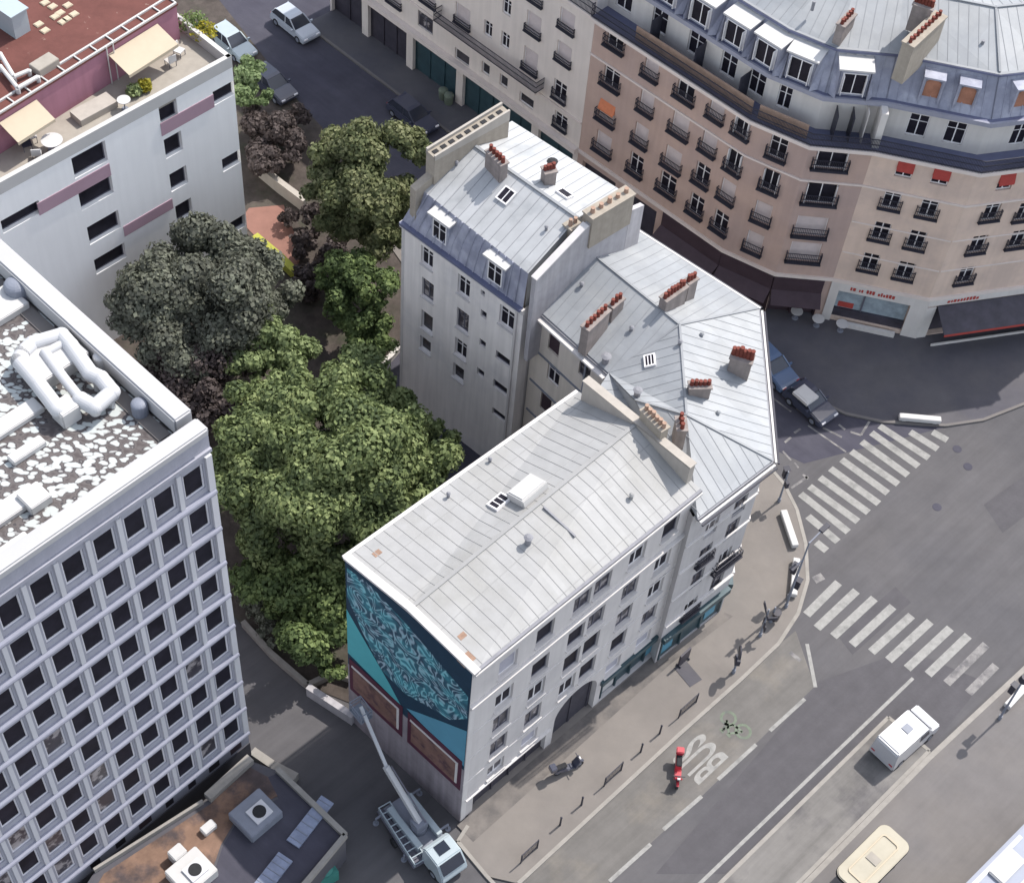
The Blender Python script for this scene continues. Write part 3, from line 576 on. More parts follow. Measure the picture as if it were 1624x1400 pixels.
frA.box(mb, 0, .35, .1, 12.8, .003, .04); frA.box(mb, LA - .6, LA - .25, 2.6, 12.8, .003, .05)
mb.build('cornice', M['trim_a'], rA)
mb = MB()   # soffit ledge along the ground floor, shopfronts
frA.box(mb, .9, 6.4, .1, 2.15, -.34, -.28); 
for s in (1.2, 2.5, 3.8, 5.1): frA.box(mb, s, s + .08, .15, 2.1, -.28, -.2)
mb.build('shop_front', M['shop_dark'], rA)
mb = MB(); frA.box(mb, 10.75, LA - .1, .15, 2.35, -.34, -.26); frA.box(mb, 10.6, LA, 2.36, 2.75, .003, .2)
for s in (11.0, 12.2, 13.4, 14.6, 15.6): frA.box(mb, s, s + .1, .15, 2.3, -.26, -.1)
sf = mb.build('shop_front', M['shop_teal'], rA)
mb = MB(); frA.box(mb, 11.15, 12.1, .5, 1.9, -.22, -.18); mb.build('poster', M['white_obj'], sf)
mb = MB(); frA.box(mb, 14.75, 15.5, .4, 1.9, -.22, -.18); mb.build('poster', M['poster_blue'], sf)
# gateway arch: surround, doors
mb = MB(); n = 14; ca = (arch[0] + arch[1]) / 2; ra = (arch[1] - arch[0]) / 2; zs = az - ra
for i in range(n):
    t0, t1 = math.pi * i / n, math.pi * (i + 1) / n
    p0 = (ca - ra * math.cos(t0), zs + ra * math.sin(t0)); p1 = (ca - ra * math.cos(t1), zs + ra * math.sin(t1)); cn = (arch[0] if i < n/2 else arch[1], az)
    a, b, c = frA.pt(*p0, -.004), frA.pt(*p1, -.004), frA.pt(*cn, -.004); mb.add([a, b, c], [(0, 1, 2)])
    mb.poly([a, b, b - frA.n * .4, a - frA.n * .4])
mb.build('arch_infill', M['render_a'], rA)
mb = MB(); frA.box(mb, arch[0], arch[1], 0.02, az, -.45, -.36)
for s in (arch[0] + .1, ca - .07, arch[1] - .25): frA.box(mb, s, s + .15, .05, az - .3, -.36, -.3)
mb.build('gate', M['gate'], rA)
# roof
hA = 16.55; e0, e1 = V(A0[0], A0[1], hA), V(A1[0], A1[1], hA); e2, e3 = V(A2[0], A2[1], hA), V(A3[0], A3[1], hA)
rg1 = V(*G(1007, 674, 18.1)[:2], 18.1); rg0 = V(*((A0 + A3) / 2)[:2], 16.95)
mb = MB(); dA = (A3 - A0)
zinc(mb, [e0, e1, rg1, rg0], dA, .62, cross=2.6); zinc(mb, [e2, e3, rg0, rg1], dA, .62, cross=2.4, org=e0)
seam(mb, rg0, rg1, .2, .08, 1)
mb.poly([e1, e2, rg1], 0)
mb.build('roof', [M['zinc_a'], M['zinc_rib']], rA)
mb = MB()
nA = frA.n; mb.bar(e0 + nA * .0 - UP * .02, e1 + nA * .0 - UP * .02, .16, .12); mb.build('gutter', M['lead'], rA)
mb = MB(); mb.bar(e2 - nA * .12 - UP * .1, e3 - nA * .12 - UP * .1, .2, .16); mb.bar(e0 + nA * .10 - UP * .2, e1 + nA * .10 - UP * .2, .1, .14); mb.build('cornice', M['trim_a'], rA)
# mural gable
frM = Frame(A3 - nA * -.0, frA.pt(0, 0)); LM = frM.L
mb = MB(); mb.poly([frM.pt(0, 16.3), frM.pt(LM, 16.3), frM.pt(LM, 16.62), V(rg0[0], rg0[1], 17.02) + frM.n * 0, frM.pt(0, 16.62)])
mb.bar(frM.pt(0, 16.62, -.1), V(rg0[0], rg0[1], 17.08) - frM.n * .1, .42, .16); mb.bar(V(rg0[0], rg0[1], 17.08) - frM.n * .1, frM.pt(LM + .2, 16.62, -.1), .42, .16)
mb.build('parapet', M['trim_a'], rA)
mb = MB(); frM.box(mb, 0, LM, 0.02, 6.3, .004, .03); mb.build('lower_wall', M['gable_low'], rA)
Z4 = lambda x, y: (520 + x / 3.333, 860 + y / 3.333)
zt = 16.45; HM = LM / 2
mur = MB(); mur.uvs = []
def mpoly(mbx, pts, d, th=.02):
    mbx.hexa([frM.pt(s, z, .004) for s, z in pts], [frM.pt(s, z, d) for s, z in pts])
base_p = [(0.02, 7.9), (0.02, zt), (HM, zt + .75), (LM - .02, zt), (LM - .02, 6.9), (HM + .2, 6.9)]
m0 = MB(); mpoly(m0, [(0.02, 6.3), (LM - .02, 6.3), (LM - .02, zt), (HM, zt + .25), (0.02, zt)], .02); mural = m0.build('mural', M['navy'], rA)
m1 = MB(); mp = [(.15, 15.9), (LM * .2, 16.2), (HM, 15.6), (LM - .15, 14.0), (LM - .1, 11.8), (LM * .86, 10.2), (LM * .7, 9.6), (HM, 8.7), (LM * .30, 8.9), (LM * .14, 11.0), (.1, 13.2)]
m1.poly([frM.pt(s, z, .026) for s, z in mp])
o = m1.build('line_drawing', M['mural'], mural); uvl = o.data.uv_layers.new(name='UVMap')
for li, lp in enumerate(o.data.loops): s, z = mp[lp.vertex_index]; uvl.data[li].uv = (s - HM, z)
m2 = MB(); m2.poly([frM.pt(s, z, .031) for s, z in [(.03, 11.9), (.03, 7.5), (HM - .25, 7.0), (LM * .36, 8.3)]]); m2.build('teal_shape', M['teal'], mural)
m2 = MB(); m2.poly([frM.pt(s, z, .031) for s, z in [(HM + .1, 7.3), (LM - .03, 6.75), (LM - .03, 10.6), (LM * .8, 9.3)]]); m2.build('blue_shape', M['sky_blue'], mural)
for s0, s1, tilt in ((.15, HM - .15, 0), (HM + .25, LM - .15, 0)):
    mb = MB(); frM.box(mb, s0, s1, 3.75, 7.1, .034, .06); hb = mb.build('hoarding', M['maroon'], rA)
    mb = MB(); frM.box(mb, s0 + .28, s1 - .35, 4.2, 6.45, .06, .075); mb.build('poster_sheet', M['poster_brown'], hb)
    mb = MB(); frM.box(mb, s0 + .2, s1 - .25, 6.45, 6.6, .06, .1); frM.box(mb, s1 - .4, s1 - .25, 4.3, 6.45, .06, .1); mb.build('frame', M['trim_a'], hb)
# party wall between A and B
pw0, pw1 = V(*G(932, 603, 18.3)[:2]), V(*G(1098, 742, 18.0)[:2])
mb = MB(); du = (pw1 - pw0).normalized(); qn = V(-du[1], du[0])
def wallslab(mbx, a, b, th, z0, za, zb, m=0):
    d = (b - a).normalized(); q = V(-d[1], d[0]) * th / 2
    mbx.hexa([V(*(p)[:2], z0) for p in (a - q, b - q, b + q, a + q)], [V(*(a - q)[:2], za), V(*(b - q)[:2], zb), V(*(b + q)[:2], zb), V(*(a + q)[:2], za)], m)
wallslab(mb, pw0 + du * -.1, pw1, .42, 10, 18.25, 18.1)
mb.build('party_wall', M['party_cream'], rA)
mb = MB(); wallslab(mb, pw0 - du * .15, pw1 + du * .05, .5, 18.26, 18.34, 18.2); mb.build('wall_coping', M['party_cream'], rA)
c0, c1 = V(*G(1015, 652, 19)[:2]), V(*G(1048, 686, 19)[:2]); chimney(rA, c0 + qn * .35, c1 + qn * .35, 16, 18.9, .5, 6, 'chimney_cream', 'pot_cream', .35, .11)
# roof furniture
def roofz(p, quads):
    for T in quads:
        a, b, c = T; n = (b - a).cross(c - a); 
        d = (b[0]-a[0])*(c[1]-a[1])-(c[0]-a[0])*(b[1]-a[1])
        l1 = ((p[0]-a[0])*(c[1]-a[1])-(c[0]-a[0])*(p[1]-a[1]))/d; l2 = ((b[0]-a[0])*(p[1]-a[1])-(p[0]-a[0])*(b[1]-a[1]))/d
        if l1 >= -.01 and l2 >= -.01 and l1 + l2 <= 1.01: return a[2] + l1 * (b[2]-a[2]) + l2 * (c[2]-a[2]), n.normalized() * (1 if n[2] > 0 else -1)
    return None, UP
def on_roof(px, py, tris, z0=17.3):
    z = z0; n = UP
    for _ in range(6):
        p = G(px, py, z); r = roofz(p, tris)
        if r[0] is None: break
        z, n = r
    return G(px, py, z), n
def obox(mbx, c, ux, n, sx, sy, h, m=0, z0=-.02):
    """box standing on a slope: ux = direction along the roof, n = slope normal"""
    ux = (ux - n * ux.dot(n)).normalized(); uy = n.cross(ux)
    q = [c + ux * (sx/2 * i) + uy * (sy/2 * j) for i, j in ((-1, -1), (1, -1), (1, 1), (-1, 1))]
    mbx.hexa([p + n * z0 for p in q], [p + n * h for p in q], m)
def skylight(root, px, py, tris, sx, sy, ux, white=False, n_bar=2, z0=17.3):
    c, n = on_roof(px, py, tris, z0)
    mb = MB(); 
    ux2 = (ux - n * ux.dot(n)).normalized(); uy = n.cross(ux2)
    for sg in (-1, 1): obox(mb, c + ux2 * sg * (sx/2), ux, n, .08, sy + .08, .14); obox(mb, c + uy * sg * (sy/2), ux, n, sx - .08, .08, .14)
    fr_ = mb.build('skylight', M['frame_white'], root)
    g = MB(); obox(g, c, ux, n, sx - .08, sy - .08, .09); g.build('pane', M['white_obj'] if white else M['pane'], fr_)
    b = MB()
    for i in range(n_bar): obox(b, c + ux2 * (-sx/2 + sx * (i + 1) / (n_bar + 1)), ux, n, .05, sy - .1, .12, z0=.09)
    if n_bar: b.build('glazing_bar', M['frame_white'], fr_)
def vent(root, px, py, tris, r=.12, h=.3, m='zinc_rib', z0=17.3):
    c, n = on_roof(px, py, tris, z0); mb = MB(); mb.cyl(c - UP * .05, c + UP * h, r, r, 10); mb.cyl(c + UP * h, c + UP * (h + .08), r * 1.5, r * .6, 10); mb.build('roof_vent', M[m], root)
trA = [(e0, e1, rg1), (e0, rg1, rg0), (e2, e3, rg0), (e2, rg0, rg1)]; uA = (A1 - A0).normalized()
c, n = on_roof(838, 783, trA); mb = MB(); obox(mb, c, uA, n, 1.75, 1.25, .45); hatch = mb.build('roof_hatch', M['white_trim'], rA, bevel=.04)
mb = MB(); obox(mb, c, uA, n, 1.5, 1.0, .5, z0=.45); mb.build('lid', M['white_obj'], hatch)
skylight(rA, 792, 797, trA, .95, .7, uA, n_bar=2)
vent(rA, 837, 862, trA, .16, .55, 'lead'); vent(rA, 711, 788, trA, .08, .3, 'lead'); vent(rA, 777, 732, trA, .08, .25, 'lead'); vent(rA, 1001, 790, trA, .1, .3)
mb = MB()
for px, py, r_ in ((598, 877, .22), (740, 1045, .38), (733, 1008, .2)):
    c, n = on_roof(px, py, trA); obox(mb, c, uA, n, r_ * 2, r_ * 1.4, .012, z0=.004)
mb.build('roof_patch', M['rust'], rA)
mb = MB(); a, n = on_roof(862, 805, trA); b, n2 = on_roof(912, 852, trA); mb.bar(a + UP * .08, b + UP * .08, .1, .1); mb.build('cable_duct', M['lead'], rA)

# ------------------------------------------------------------------ building B (corner house)
rB = empty('corner_house', V((B1[0] + B4[0]) / 2, (B1[1] + B4[1]) / 2, 0), 'wedge shaped corner house with a hipped blue grey zinc roof and red chimney pots', 'building')
inset = .3
def shr(pts, t):
    c = sum(pts, Vector((0, 0, 0))) / len(pts); return pts
PB = [V(p[0], p[1]) for p in (B0, B1, B2, B3, B4, B5, B6)]
frB = Frame(PB[0] + V(-.2, .22), PB[1] + V(-.25, .12)); LB = frB.L
mb = MB(); winsB = []
Zb = lambda x, y: (1030 + x / 4.119, 780 + y / 4.119)
for (x, y), w, h in [((405,232),.9,1.6),((362,402),.9,1.5),((312,565),.9,1.6),((265,750),.95,1.5),((592,90),.95,1.6),((540,242),.95,1.7),((490,425),.9,1.5),((440,585),.95,1.7)]:
    w *= 1.12; s, z = frB.W(*Zb(x, y)); winsB.append((s, z, w, h))
wallgrid(mb, frB, 0, LB, 0, 15.2, [(s - w/2, s + w/2, z - h/2, z + h/2) for s, z, w, h in winsB] + [(.15, LB - .3, .2, 2.5)], .2)
frBe = Frame(PB[1] + V(-.25, .12), PB[2] + V(-.2, -.1)); frBs = Frame(PB[2] + V(-.2, -.1), PB[3]); frBc = Frame(PB[4] + V(.05, .05), PB[5])
we = [(s, z) for s in (2.2, 4.8, 7.4) for z in (5.2, 8, 10.8, 13.4)]
wallgrid(mb, frBe, 0, frBe.L, 0, 15.2, [(s - .45, s + .45, z - .8, z + .8) for s, z in we] + [(.3, frBe.L - .3, .2, 2.6)], .2)
ws = [(s, z) for s in (1.6, 3.9, 6.2) for z in (5.2, 8, 10.8, 13.4)]
wallgrid(mb, frBs, 0, frBs.L, 0, 15.2, [(s - .45, s + .45, z - .8, z + .8) for s, z in ws] + [(.3, frBs.L - .3, .2, 2.6)], .2)
for p, q in ((PB[3], PB[4]), (PB[5], PB[6]), (PB[6], frB.pt(0, 0))): mb.poly([V(p[0], p[1], 0), V(q[0], q[1], 0), V(q[0], q[1], 15.2), V(p[0], p[1], 15.2)])
mb.build('wall', M['render_b'], rB)
for i, (s, z, w, h) in enumerate(winsB): window(rB, frB, s, z, w, h, 'case_c' if i % 3 == 0 else 'dark', .17)
for s, z in we: window(rB, frBe, s, z, .9, 1.6, 'case_c', .17)
for s, z in ws: window(rB, frBs, s, z, .9, 1.6, 'case_c', .17)
mb = MB()
for f_, L_ in ((frB, LB), (frBe, frBe.L), (frBs, frBs.L)):
    for z0, z1, d in ((12.3, 12.4, .1), (9.7, 9.8, .1), (6.9, 7.0, .08), (4.15, 4.3, .16), (14.85, 15.2, .25)): f_.box(mb, .02, L_ - .02, z0, z1, .003, d)
mb.build('cornice', M['trim_a'], rB)
for i in (1, 3, 6): s, z, w, h = winsB[i]; railing(rB, frB, s, z - h/2, w + .3, .8, .2)
s, z, w, h = winsB[6]; railing(rB, frB, LB - 1.2, z - h/2 - .05, 2.2, .6, .32)
for f_, L_, nm in ((frB, LB, 3), (frBe, frBe.L, 5), (frBs, frBs.L, 4)):
    mb = MB(); f_.box(mb, .1, L_ - .2, .2, 2.5, -.15, -.08); f_.box(mb, .05, L_ - .05, 2.52, 2.95, .003, .3)
    for i in range(nm + 1): s = .2 + (L_ - .5) * i / nm; f_.box(mb, s, s + .12, .2, 2.5, -.08, .04)
    sh = mb.build('shop_front', M['shop_teal'], rB)
    mb = MB(); f_.box(mb, .4, 1.3, .7, 2.1, -.06, -.03); f_.box(mb, L_ - 1.6, L_ - .7, .7, 2.1, -.06, -.03); mb.build('poster', M['poster_blue'], sh)
# courtyard wall
Zc = lambda x, y: (620 + x / 4.118, 380 + y / 4.118)
mb = MB(); wc = []
for (x, y), w, h, st in [((1065,680),.9,1.6,'red'),((1060,885),1.0,1.5,'case'),((1010,1075),.9,1.5,'red'),((1265,850),.9,1.4,'dark'),((1250,1060),.9,1.4,'dark')]:
    s, z = frBc.W(*Zc(x, y)); wc.append((s, z, w, h, st))
wallgrid(mb, frBc, 0, frBc.L, 0, 15.1, [(s - w/2, s + w/2, z - h/2, z + h/2) for s, z, w, h, st in wc], .15); mb.build('courtyard_wall', M['render_cy'], rB)
for s, z, w, h, st in wc:
    o = window(rB, frBc, s, z, w, h, 'case_c' if st == 'red' else st, .13)
    if st == 'red': mb = MB(); mb.lbox(-w/2 + .02, w/2 - .02, -.05, -.03, -h/2 + .05, h/2 - .05); bl = mb.build('blind', M['shop_maroon'], data_only=True); link('blind', bl, o)
mb = MB()
for z0 in (12.0, 9.2, 6.4, 3.6): frBc.box(mb, .2, frBc.L - .05, z0, z0 + .12, .003, .07)
frBc.box(mb, 4.35, 4.45, 0, 14.9, .003, .1); mb.build('string_course', M['metal_grey'], rB)
# roof of B
zb_ = 15.45; b0, b1, b2, b3, b4, b5 = [V(p[0], p[1], zb_) for p in (B0, B1, B2, B3, B4, B5)]
r0, r1, r2, rx = G(934, 398, 17.1), G(1078, 515, 17.1), G(1089, 658, 17.1), G(1007, 634, 16.6)
bx = V(*(pw1 + qn * .1)[:2], zb_)
mb = MB(); kw = dict(spacing=.6)
zinc(mb, [b4, b5, r1, r0], (b3 - b4), **kw, org=b4); zinc(mb, [b5, rx, r2, r1], (1, .15), **kw, org=b5); zinc(mb, [b3, r0, r1, b2], (b3 - b4), **kw, org=b4)
zinc(mb, [r1, r2, b1, b2], (1, .05), **kw, org=r1); zinc(mb, [r2, rx, bx, b0, b1], (.62, -.78), **kw, org=r2)
zinc(mb, [b5, V(*pw0[:2], 15.5), V(*pw1[:2], 15.5), bx, rx], (1, .15), **kw)
for a, b in ((r0, r1), (r1, r2), (r2, b1), (r1, b2), (r1, b5 + V(.2, 0)), (r2, rx)): seam(mb, a, b, .12, .06, 1)
mb.build('roof', [M['zinc_b'], M['zinc_rib_b']], rB)
mb = MB()
for a, b in ((b0, b1), (b1, b2), (b2, b3), (b5, b4)): mb.bar(a - UP * .16, b - UP * .16, .2, .16)
mb.build('gutter', M['lead'], rB)
dk = MB(); mb = MB()
for a, b in ((b0, b1), (b1, b2), (b2, b3)): 
    d = (b - a).normalized(); q = V(d[1], -d[0]) * .22; mb.bar(a + q - UP * .2, b + q - UP * .2, .12, .12); dk.bar(a + q * 1.75 - UP * .28, b + q * 1.75 - UP * .28, .1, .1)
dk.build('gutter_lip', M['iron'], rB); d = (b5 - b4).normalized(); q = V(d[1], -d[0]) * .25; mb.bar(b4 + q - UP * .3, b5 + q - UP * .3, .3, .14)
mb.build('cornice', M['trim_a'], rB)
trB = [(b4, b5, r1), (b4, r1, r0), (b5, rx, r2), (b5, r2, r1), (b3, r0, r1), (b3, r1, b2), (r1, r2, b1), (r1, b1, b2), (r2, rx, bx), (r2, bx, b0), (r2, b0, b1)]
skylight(rB, 1031, 573, trB, .55, .75, V(1, .1), n_bar=2, z0=16.5)
for p in ((922,454),(1001,524),(1078,546)): vent(rB, *p, trB, .1, .25, 'lead', 16.5)
for p in ((1113,532),(1139,656)): vent(rB, *p, trB, .09, .12, 'zinc_rib_b', 16.5)
vent(rB, 1010, 628, trB, .18, .5, 'lead', 16.4); vent(rB, 960, 574, trB, .2, .5, 'lead', 15.8)
def chim(root, p, q, z, zt, **k): a, b = G(*p, zt), G(*q, zt); return chimney(root, a, b, z, zt, **k)
chim(rB, (928,522), (962,490), 15.4, 17.5, th=.5, pots=6); chim(rB, (968,487), (986,472), 15.6, 17.4, th=.4, pots=3)
chim(rB, (1052,476), (1086,452), 16.0, 17.9, th=.5, pots=7); chim(rB, (1089,449), (1103,440), 15.6, 17.8, th=.42, pots=3)
chim(rB, (1160,562), (1194,572), 15.4, 17.2, th=.65, pots=6, ph=.6, pr=.13); chim(rB, (1093,612), (1127,611), 16.4, 17.5, th=.5, pots=5, ph=.35)
chim(rB, (1079,662), (1082,684), 15.8, 17.9, th=.5, pots=3)

# ------------------------------------------------------------------ building C (mansard house)
rC = empty('mansard_house', V(-1, 67, 0), 'tall grey house with a blue slate mansard and long chimney wall behind the trees', 'building')
C0, C1 = V(*G(640, 349, 16)[:2]), V(*G(831, 488, 16)[:2]); frC = Frame(C0, C1); LC = frC.L
C2, C3 = V(*G(985, 302, 16.6)[:2]), V(*G(818, 186, 16.6)[:2])
C2 = V(*B3[:2]) + V(.2, .6); 
mb = MB(); wC = []
for (x, y), w, h, st in [((235,120),.95,1.5,'case'),((240,330),.95,1.6,'dark'),((235,540),.95,1.6,'grey'),((225,690),.9,1.2,'grey'),((475,310),.95,1.6,'case'),((468,530),.95,1.7,'dark'),((455,715),.95,1.5,'case'),((440,870),.9,1.3,'grey'),
                       ((600,350),.3,.4,'small'),((605,490),.45,.6,'small'),((598,680),.5,.6,'small'),((585,870),.55,.6,'small'),((755,515),1.1,1.6,'case'),((730,780),1.1,.7,'small'),((712,965),1.1,.7,'small'),((705,1145),1.1,.6,'small')]:
    s, z = frC.W(*Zc(x, y)); wC.append((s, z, w, h, st))
wallgrid(mb, frC, 0, LC, 0, 15.9, [(s - w/2, s + w/2, z - h/2, z + h/2) for s, z, w, h, st in wC], .2)
for p, q in ((C1, C2), (C2, C3), (C3, C0)): mb.poly([V(p[0], p[1], 0), V(q[0], q[1], 0), V(q[0], q[1], 15.9), V(p[0], p[1], 15.9)])
mb.build('wall', M['render_c'], rC)
for s, z, w, h, st in wC: window(rC, frC, s, z, w, h, st, .17)
mb = MB(); frC.box(mb, -.1, LC + .1, 15.6, 15.95, .003, .25); frC.box(mb, LC - .5, LC - .36, .1, 15.6, .003, .12); frC.box(mb, -.12, .1, 0, 15.6, -.3, .02)
for s, z, w, h, st in wC:
    if st != 'small': frC.box(mb, s - w/2 - .06, s + w/2 + .06, z - h/2 - .1, z - h/2 - .01, .003, .1)
mb.build('cornice', M['trim_a'], rC)
nC = frC.n; m0_, m1_ = G(668, 300, 18.5), G(838, 434, 18.5); k0 = frC.pt(0, 15.95, .1); k1 = frC.pt(LC, 15.95, .1)
mb = MB(); mb.slab([k0 + UP * .1, k1 + UP * .1, m1_ - UP * .02, m0_ - UP * .02], .1)
mb.poly([k0, m0_, V(m0_[0], m0_[1], 15.9) - nC * 0, ]); 
d_ = (m1_ - m0_); 
for i in range(1, 15):
    a = k0.lerp(k1, i / 15) + UP * .16 + nC * .05; b = m0_.lerp(m1_, i / 15) + UP * .04 + nC * .06; mb.bar(a, b, .06, .1)
mb.build('mansard', M['slate'], rC)
mb = MB(); mb.bar(k0 + nC * .12, k1 + nC * .12, .3, .2); mb.build('gutter', M['slate_dark'], rC)
q0, q1 = G(745, 226, 20.0), G(916, 346, 20.0); s0_, s1_ = G(812, 192, 18.8), G(985, 302, 18.8)
mb = MB(); zinc(mb, [m0_, m1_, q1, q0], (q1 - m1_), .6); zinc(mb, [q0, q1, s1_, s0_], (s1_ - q1), .6); seam(mb, q0, q1, .18, .1, 1)
mb.poly([m1_, V(m1_[0], m1_[1], 15.5), V(s1_[0], s1_[1], 15.5), s1_, q1], 0); mb.poly([m0_, q0, s0_, V(s0_[0], s0_[1], 15.5), V(m0_[0], m0_[1], 15.5)], 0); mb.poly([s0_, s1_, V(s1_[0] + 1, s1_[1] + 1, 15.9), V(s0_[0] + 1, s0_[1] + 1, 15.9)], 0)
mb.build('roof', [M['zinc_c'], M['zinc_rib_b']], rC)
trC = [(m0_, m1_, q1), (m0_, q1, q0), (q0, q1, s1_), (q0, s1_, s0_)]
def dormer(root, fr, s, zb, w, h, d0, depth, roof_m='white_obj', body='slate', st='case', over=.18, slope=.15):
    """dormer window: front at distance d0 from the wall plane"""
    mb = MB(); fr.box(mb, s - w/2, s + w/2, zb, zb + h, d0 - depth, d0); o = mb.build('dormer', M[body], root)
    mb = MB(); a = fr.pt(s - w/2 - over, zb + h + .02, d0 + over); b = fr.pt(s + w/2 + over, zb + h + .02, d0 + over); c = fr.pt(s + w/2 + over, zb + h + .02 + slope, d0 - depth); d = fr.pt(s - w/2 - over, zb + h + .02 + slope, d0 - depth)
    mb.slab([a + UP * .12, b + UP * .12, c + UP * .12, d + UP * .12], .12); mb.build('dormer_roof', M[roof_m], o)
    a_, b_ = win_mesh(w - .3, h - .35, st); x = link('window', a_, o, fr.pt(s, zb + h/2 - .02, d0 + .02) - root.location, fr.a); me = b_; pm = MB(); link('pane', me, o, fr.pt(s, zb + h/2 - .02, d0 + .03) - root.location, fr.a)
for px, py in ((700, 362), (790, 425)):
    s, z = frC.W(px, py, -.1); dormer(rC, frC, s, 16.3, 1.35, 1.8, (0.02 if px < 750 else .12), 1.4)
s, z = frC.W(741, 402, -.5); mb = MB(); frC.box(mb, s - .15, s + .15, z - .2, z + .25, -1.1, -.25); mb.build('roof_vent', M['slate_dark'], rC)
skylight(rC, 803, 311, trC, .75, .85, (q1 - q0).normalized(), n_bar=1, z0=19.4); skylight(rC, 895, 309, trC, .8, .55, (q1 - q0).normalized(), n_bar=0, z0=19.4)
for p in ((724,262),(866,365)): vent(rC, *p, trC, .08, .25, 'lead', 19.3)
# north-west chimney wall with a row of flue openings
w0, w1 = V(*G(683, 243, 20.9)[:2]), V(*G(802, 170, 21.3)[:2]); dw = (w1 - w0).normalized(); qw = V(-dw[1], dw[0])
mb = MB(); wallslab(mb, w0, w1, .75, 15.5, 20.8, 21.2); wallslab(mb, V(*m0_[:2]) + dw * -.6, w0, .5, 15.5, 18.9, 19.3); fw_ = mb.build('chimney_wall', M['chimney_cream'], rC)
mb = MB()
for i in range(9): c = w0.lerp(w1, (i + .6) / 9.4); z = 20.8 + .4 * (i + .6) / 9.4; mb.box((c[0] , c[1], z - .02), .34, .26, .05, math.atan2(dw[1], dw[0]))
mb.build('flue_openings', M['rubber'], fw_)
mb = MB(); wallslab(mb, w0 + qw * .34, w1 + qw * .34, .14, 20.6, 21.0, 21.4); wallslab(mb, w0 - qw * .34, w1 - qw * .34, .12, 20.6, 20.95, 21.35); mb.build('coping', M['party_cream'], fw_)
chim(rC, (776,238), (800,262), 18.6, 20.9, th=.5, pots=5, ph=.35); chim(rC, (862,272), (880,268), 18.6, 20.6, th=.6, pots=4, ph=.3)
vent(rC, 876, 258, trC, .22, .1, 'rubber', 19.3)
# south-east party wall above building B
x0, x1 = V(*G(847, 441, 18.9)[:2]), V(*G(930, 350, 20.6)[:2]); x2 = V(*G(1000, 312, 20.4)[:2]); x3 = V(*G(1004, 330, 18.9)[:2])
mb = MB(); wallslab(mb, x0, x1, .3, 12, 18.8, 20.3); wallslab(mb, x1, x2, .3, 12, 20.3, 20.3); wallslab(mb, x2, x3 + V(.5, .4), .3, 12, 19.4, 18.9); mb.build('party_wall', M['party'], rC)
mb = MB(); mb.bar(V(*x0[:2], 18.85), V(*x1[:2], 20.35), .42, .1); mb.build('coping', M['trim_a'], rC)
d2 = (x2 - x1).normalized(); q2 = V(-d2[1], d2[0])
chimney(rC, x1 + d2 * .2 + q2 * .1, x2 + q2 * .1, 18.5, 20.75, .75, 5, 'chimney_cream', 'pot_cream', .28, .13)
chim(rC, (900,362), (916,352), 18.2, 19.8, th=.6, pots=2, mt='chimney_cream', pm='pot_cream')
# ------------------------------------------------------------------ building D (white house on the far side of the street)
ZD = lambda x, y: (540 + x / 3.867, y / 3.867); Z3 = lambda x, y: (860 + x / 3.867, y / 3.867); ZC = lambda x, y: (1080 + x / 2.978, y / 2.978)
rD = empty('street_house', V(PD1[0] - 6, PD1[1] + 5, 0), 'off white street house with closed grey shutters and teal shop bays at street level', 'building')
frD = Frame(PD0, PD1 + (PD1 - PD0).normalized() * .45); LD = frD.L
wD = []
for (x, y), w, h, st in [((1185,150),1.35,1.7,'shut'),((1165,375),1.35,1.9,'shut'),((1390,130),1.35,1.6,'shut'),((1370,330),1.35,1.6,'shut'),((750,100),1.5,1.7,'shut'),((540,-30),1.5,1.7,'shut'),((1195,-40),1.35,1.5,'shut'),((1345,560),1.2,1.6,'case'),((1350,745),1.2,1.3,'case'),((905,180),.8,1.3,'case'),((1010,250),.8,1.3,'case'),((1020,45),.8,1.3,'case'),((520,140),1.6,1.4,'dark'),((745,355),1.5,1.0,'grey'),((890,425),.8,1.0,'grey'),((1000,500),.8,1.0,'grey'),((1140,620),1.4,.9,'grey'),((915,-70),.8,1.3,'case'),((330,-20),1.5,1.5,'shut')]:
    s, z = frD.W(*ZD(x, y)); wD.append((s, z, w, h, st))
base = sorted({round(s, 1) for s, z, w, h, st in wD})
for s in (2.0, 4.6, 7.2, 9.6):
    for z in (5.6, 8.5, 11.3, 14.1):
        if not any(abs(s - a[0]) < 1.9 and abs(z - a[1]) < 1.7 for a in wD): wD.append((s, z, 1.3, 1.6, 'shut' if z > 8 else 'case'))
bays = []; s = .6
for px in (579, 649, 727, 845): 
    a, z = frD.W(px, {579: 54, 649: 106, 727: 160, 845: 240}[px]); bays.append(a)
bays = [bays[0] - 4.2] + bays + [LD - .1]
mb = MB(); bo = [(bays[i] + .35, bays[i+1] - .35, .1, 3.5) for i in range(len(bays) - 1) if bays[i+1] - bays[i] > 1]
wallgrid(mb, frD, 0, LD, 4.2, 15.7, [(s - w/2, s + w/2, z - h/2, z + h/2) for s, z, w, h, st in wD], .2); wallgrid(mb, frD, 0, LD, 0, 4.2, bo, .5)
dn = V(-frD.n[0], -frD.n[1])
pA, pB = frD.pt(0, 0), frD.pt(LD, 0)
for p, q in ((pB, pB + dn * 11), (pB + dn * 11, pA + dn * 11), (pA + dn * 11, pA)): mb.poly([p, q, q + UP * 15.7, p + UP * 15.7])
mb.poly([q + UP * 15.69 for q in (pA, pB, pB + dn * 11, pA + dn * 11)])
mb.build('wall', M['stone_d'], rD)
for s, z, w, h, st in wD:
    window(rD, frD, s, z, w, h, st, .15)
    if st in ('shut', 'case') and w > 1: 
        mbx = railing(rD, frD, s, z - h/2, w + .1, .55 if st == 'shut' else .8, .16)
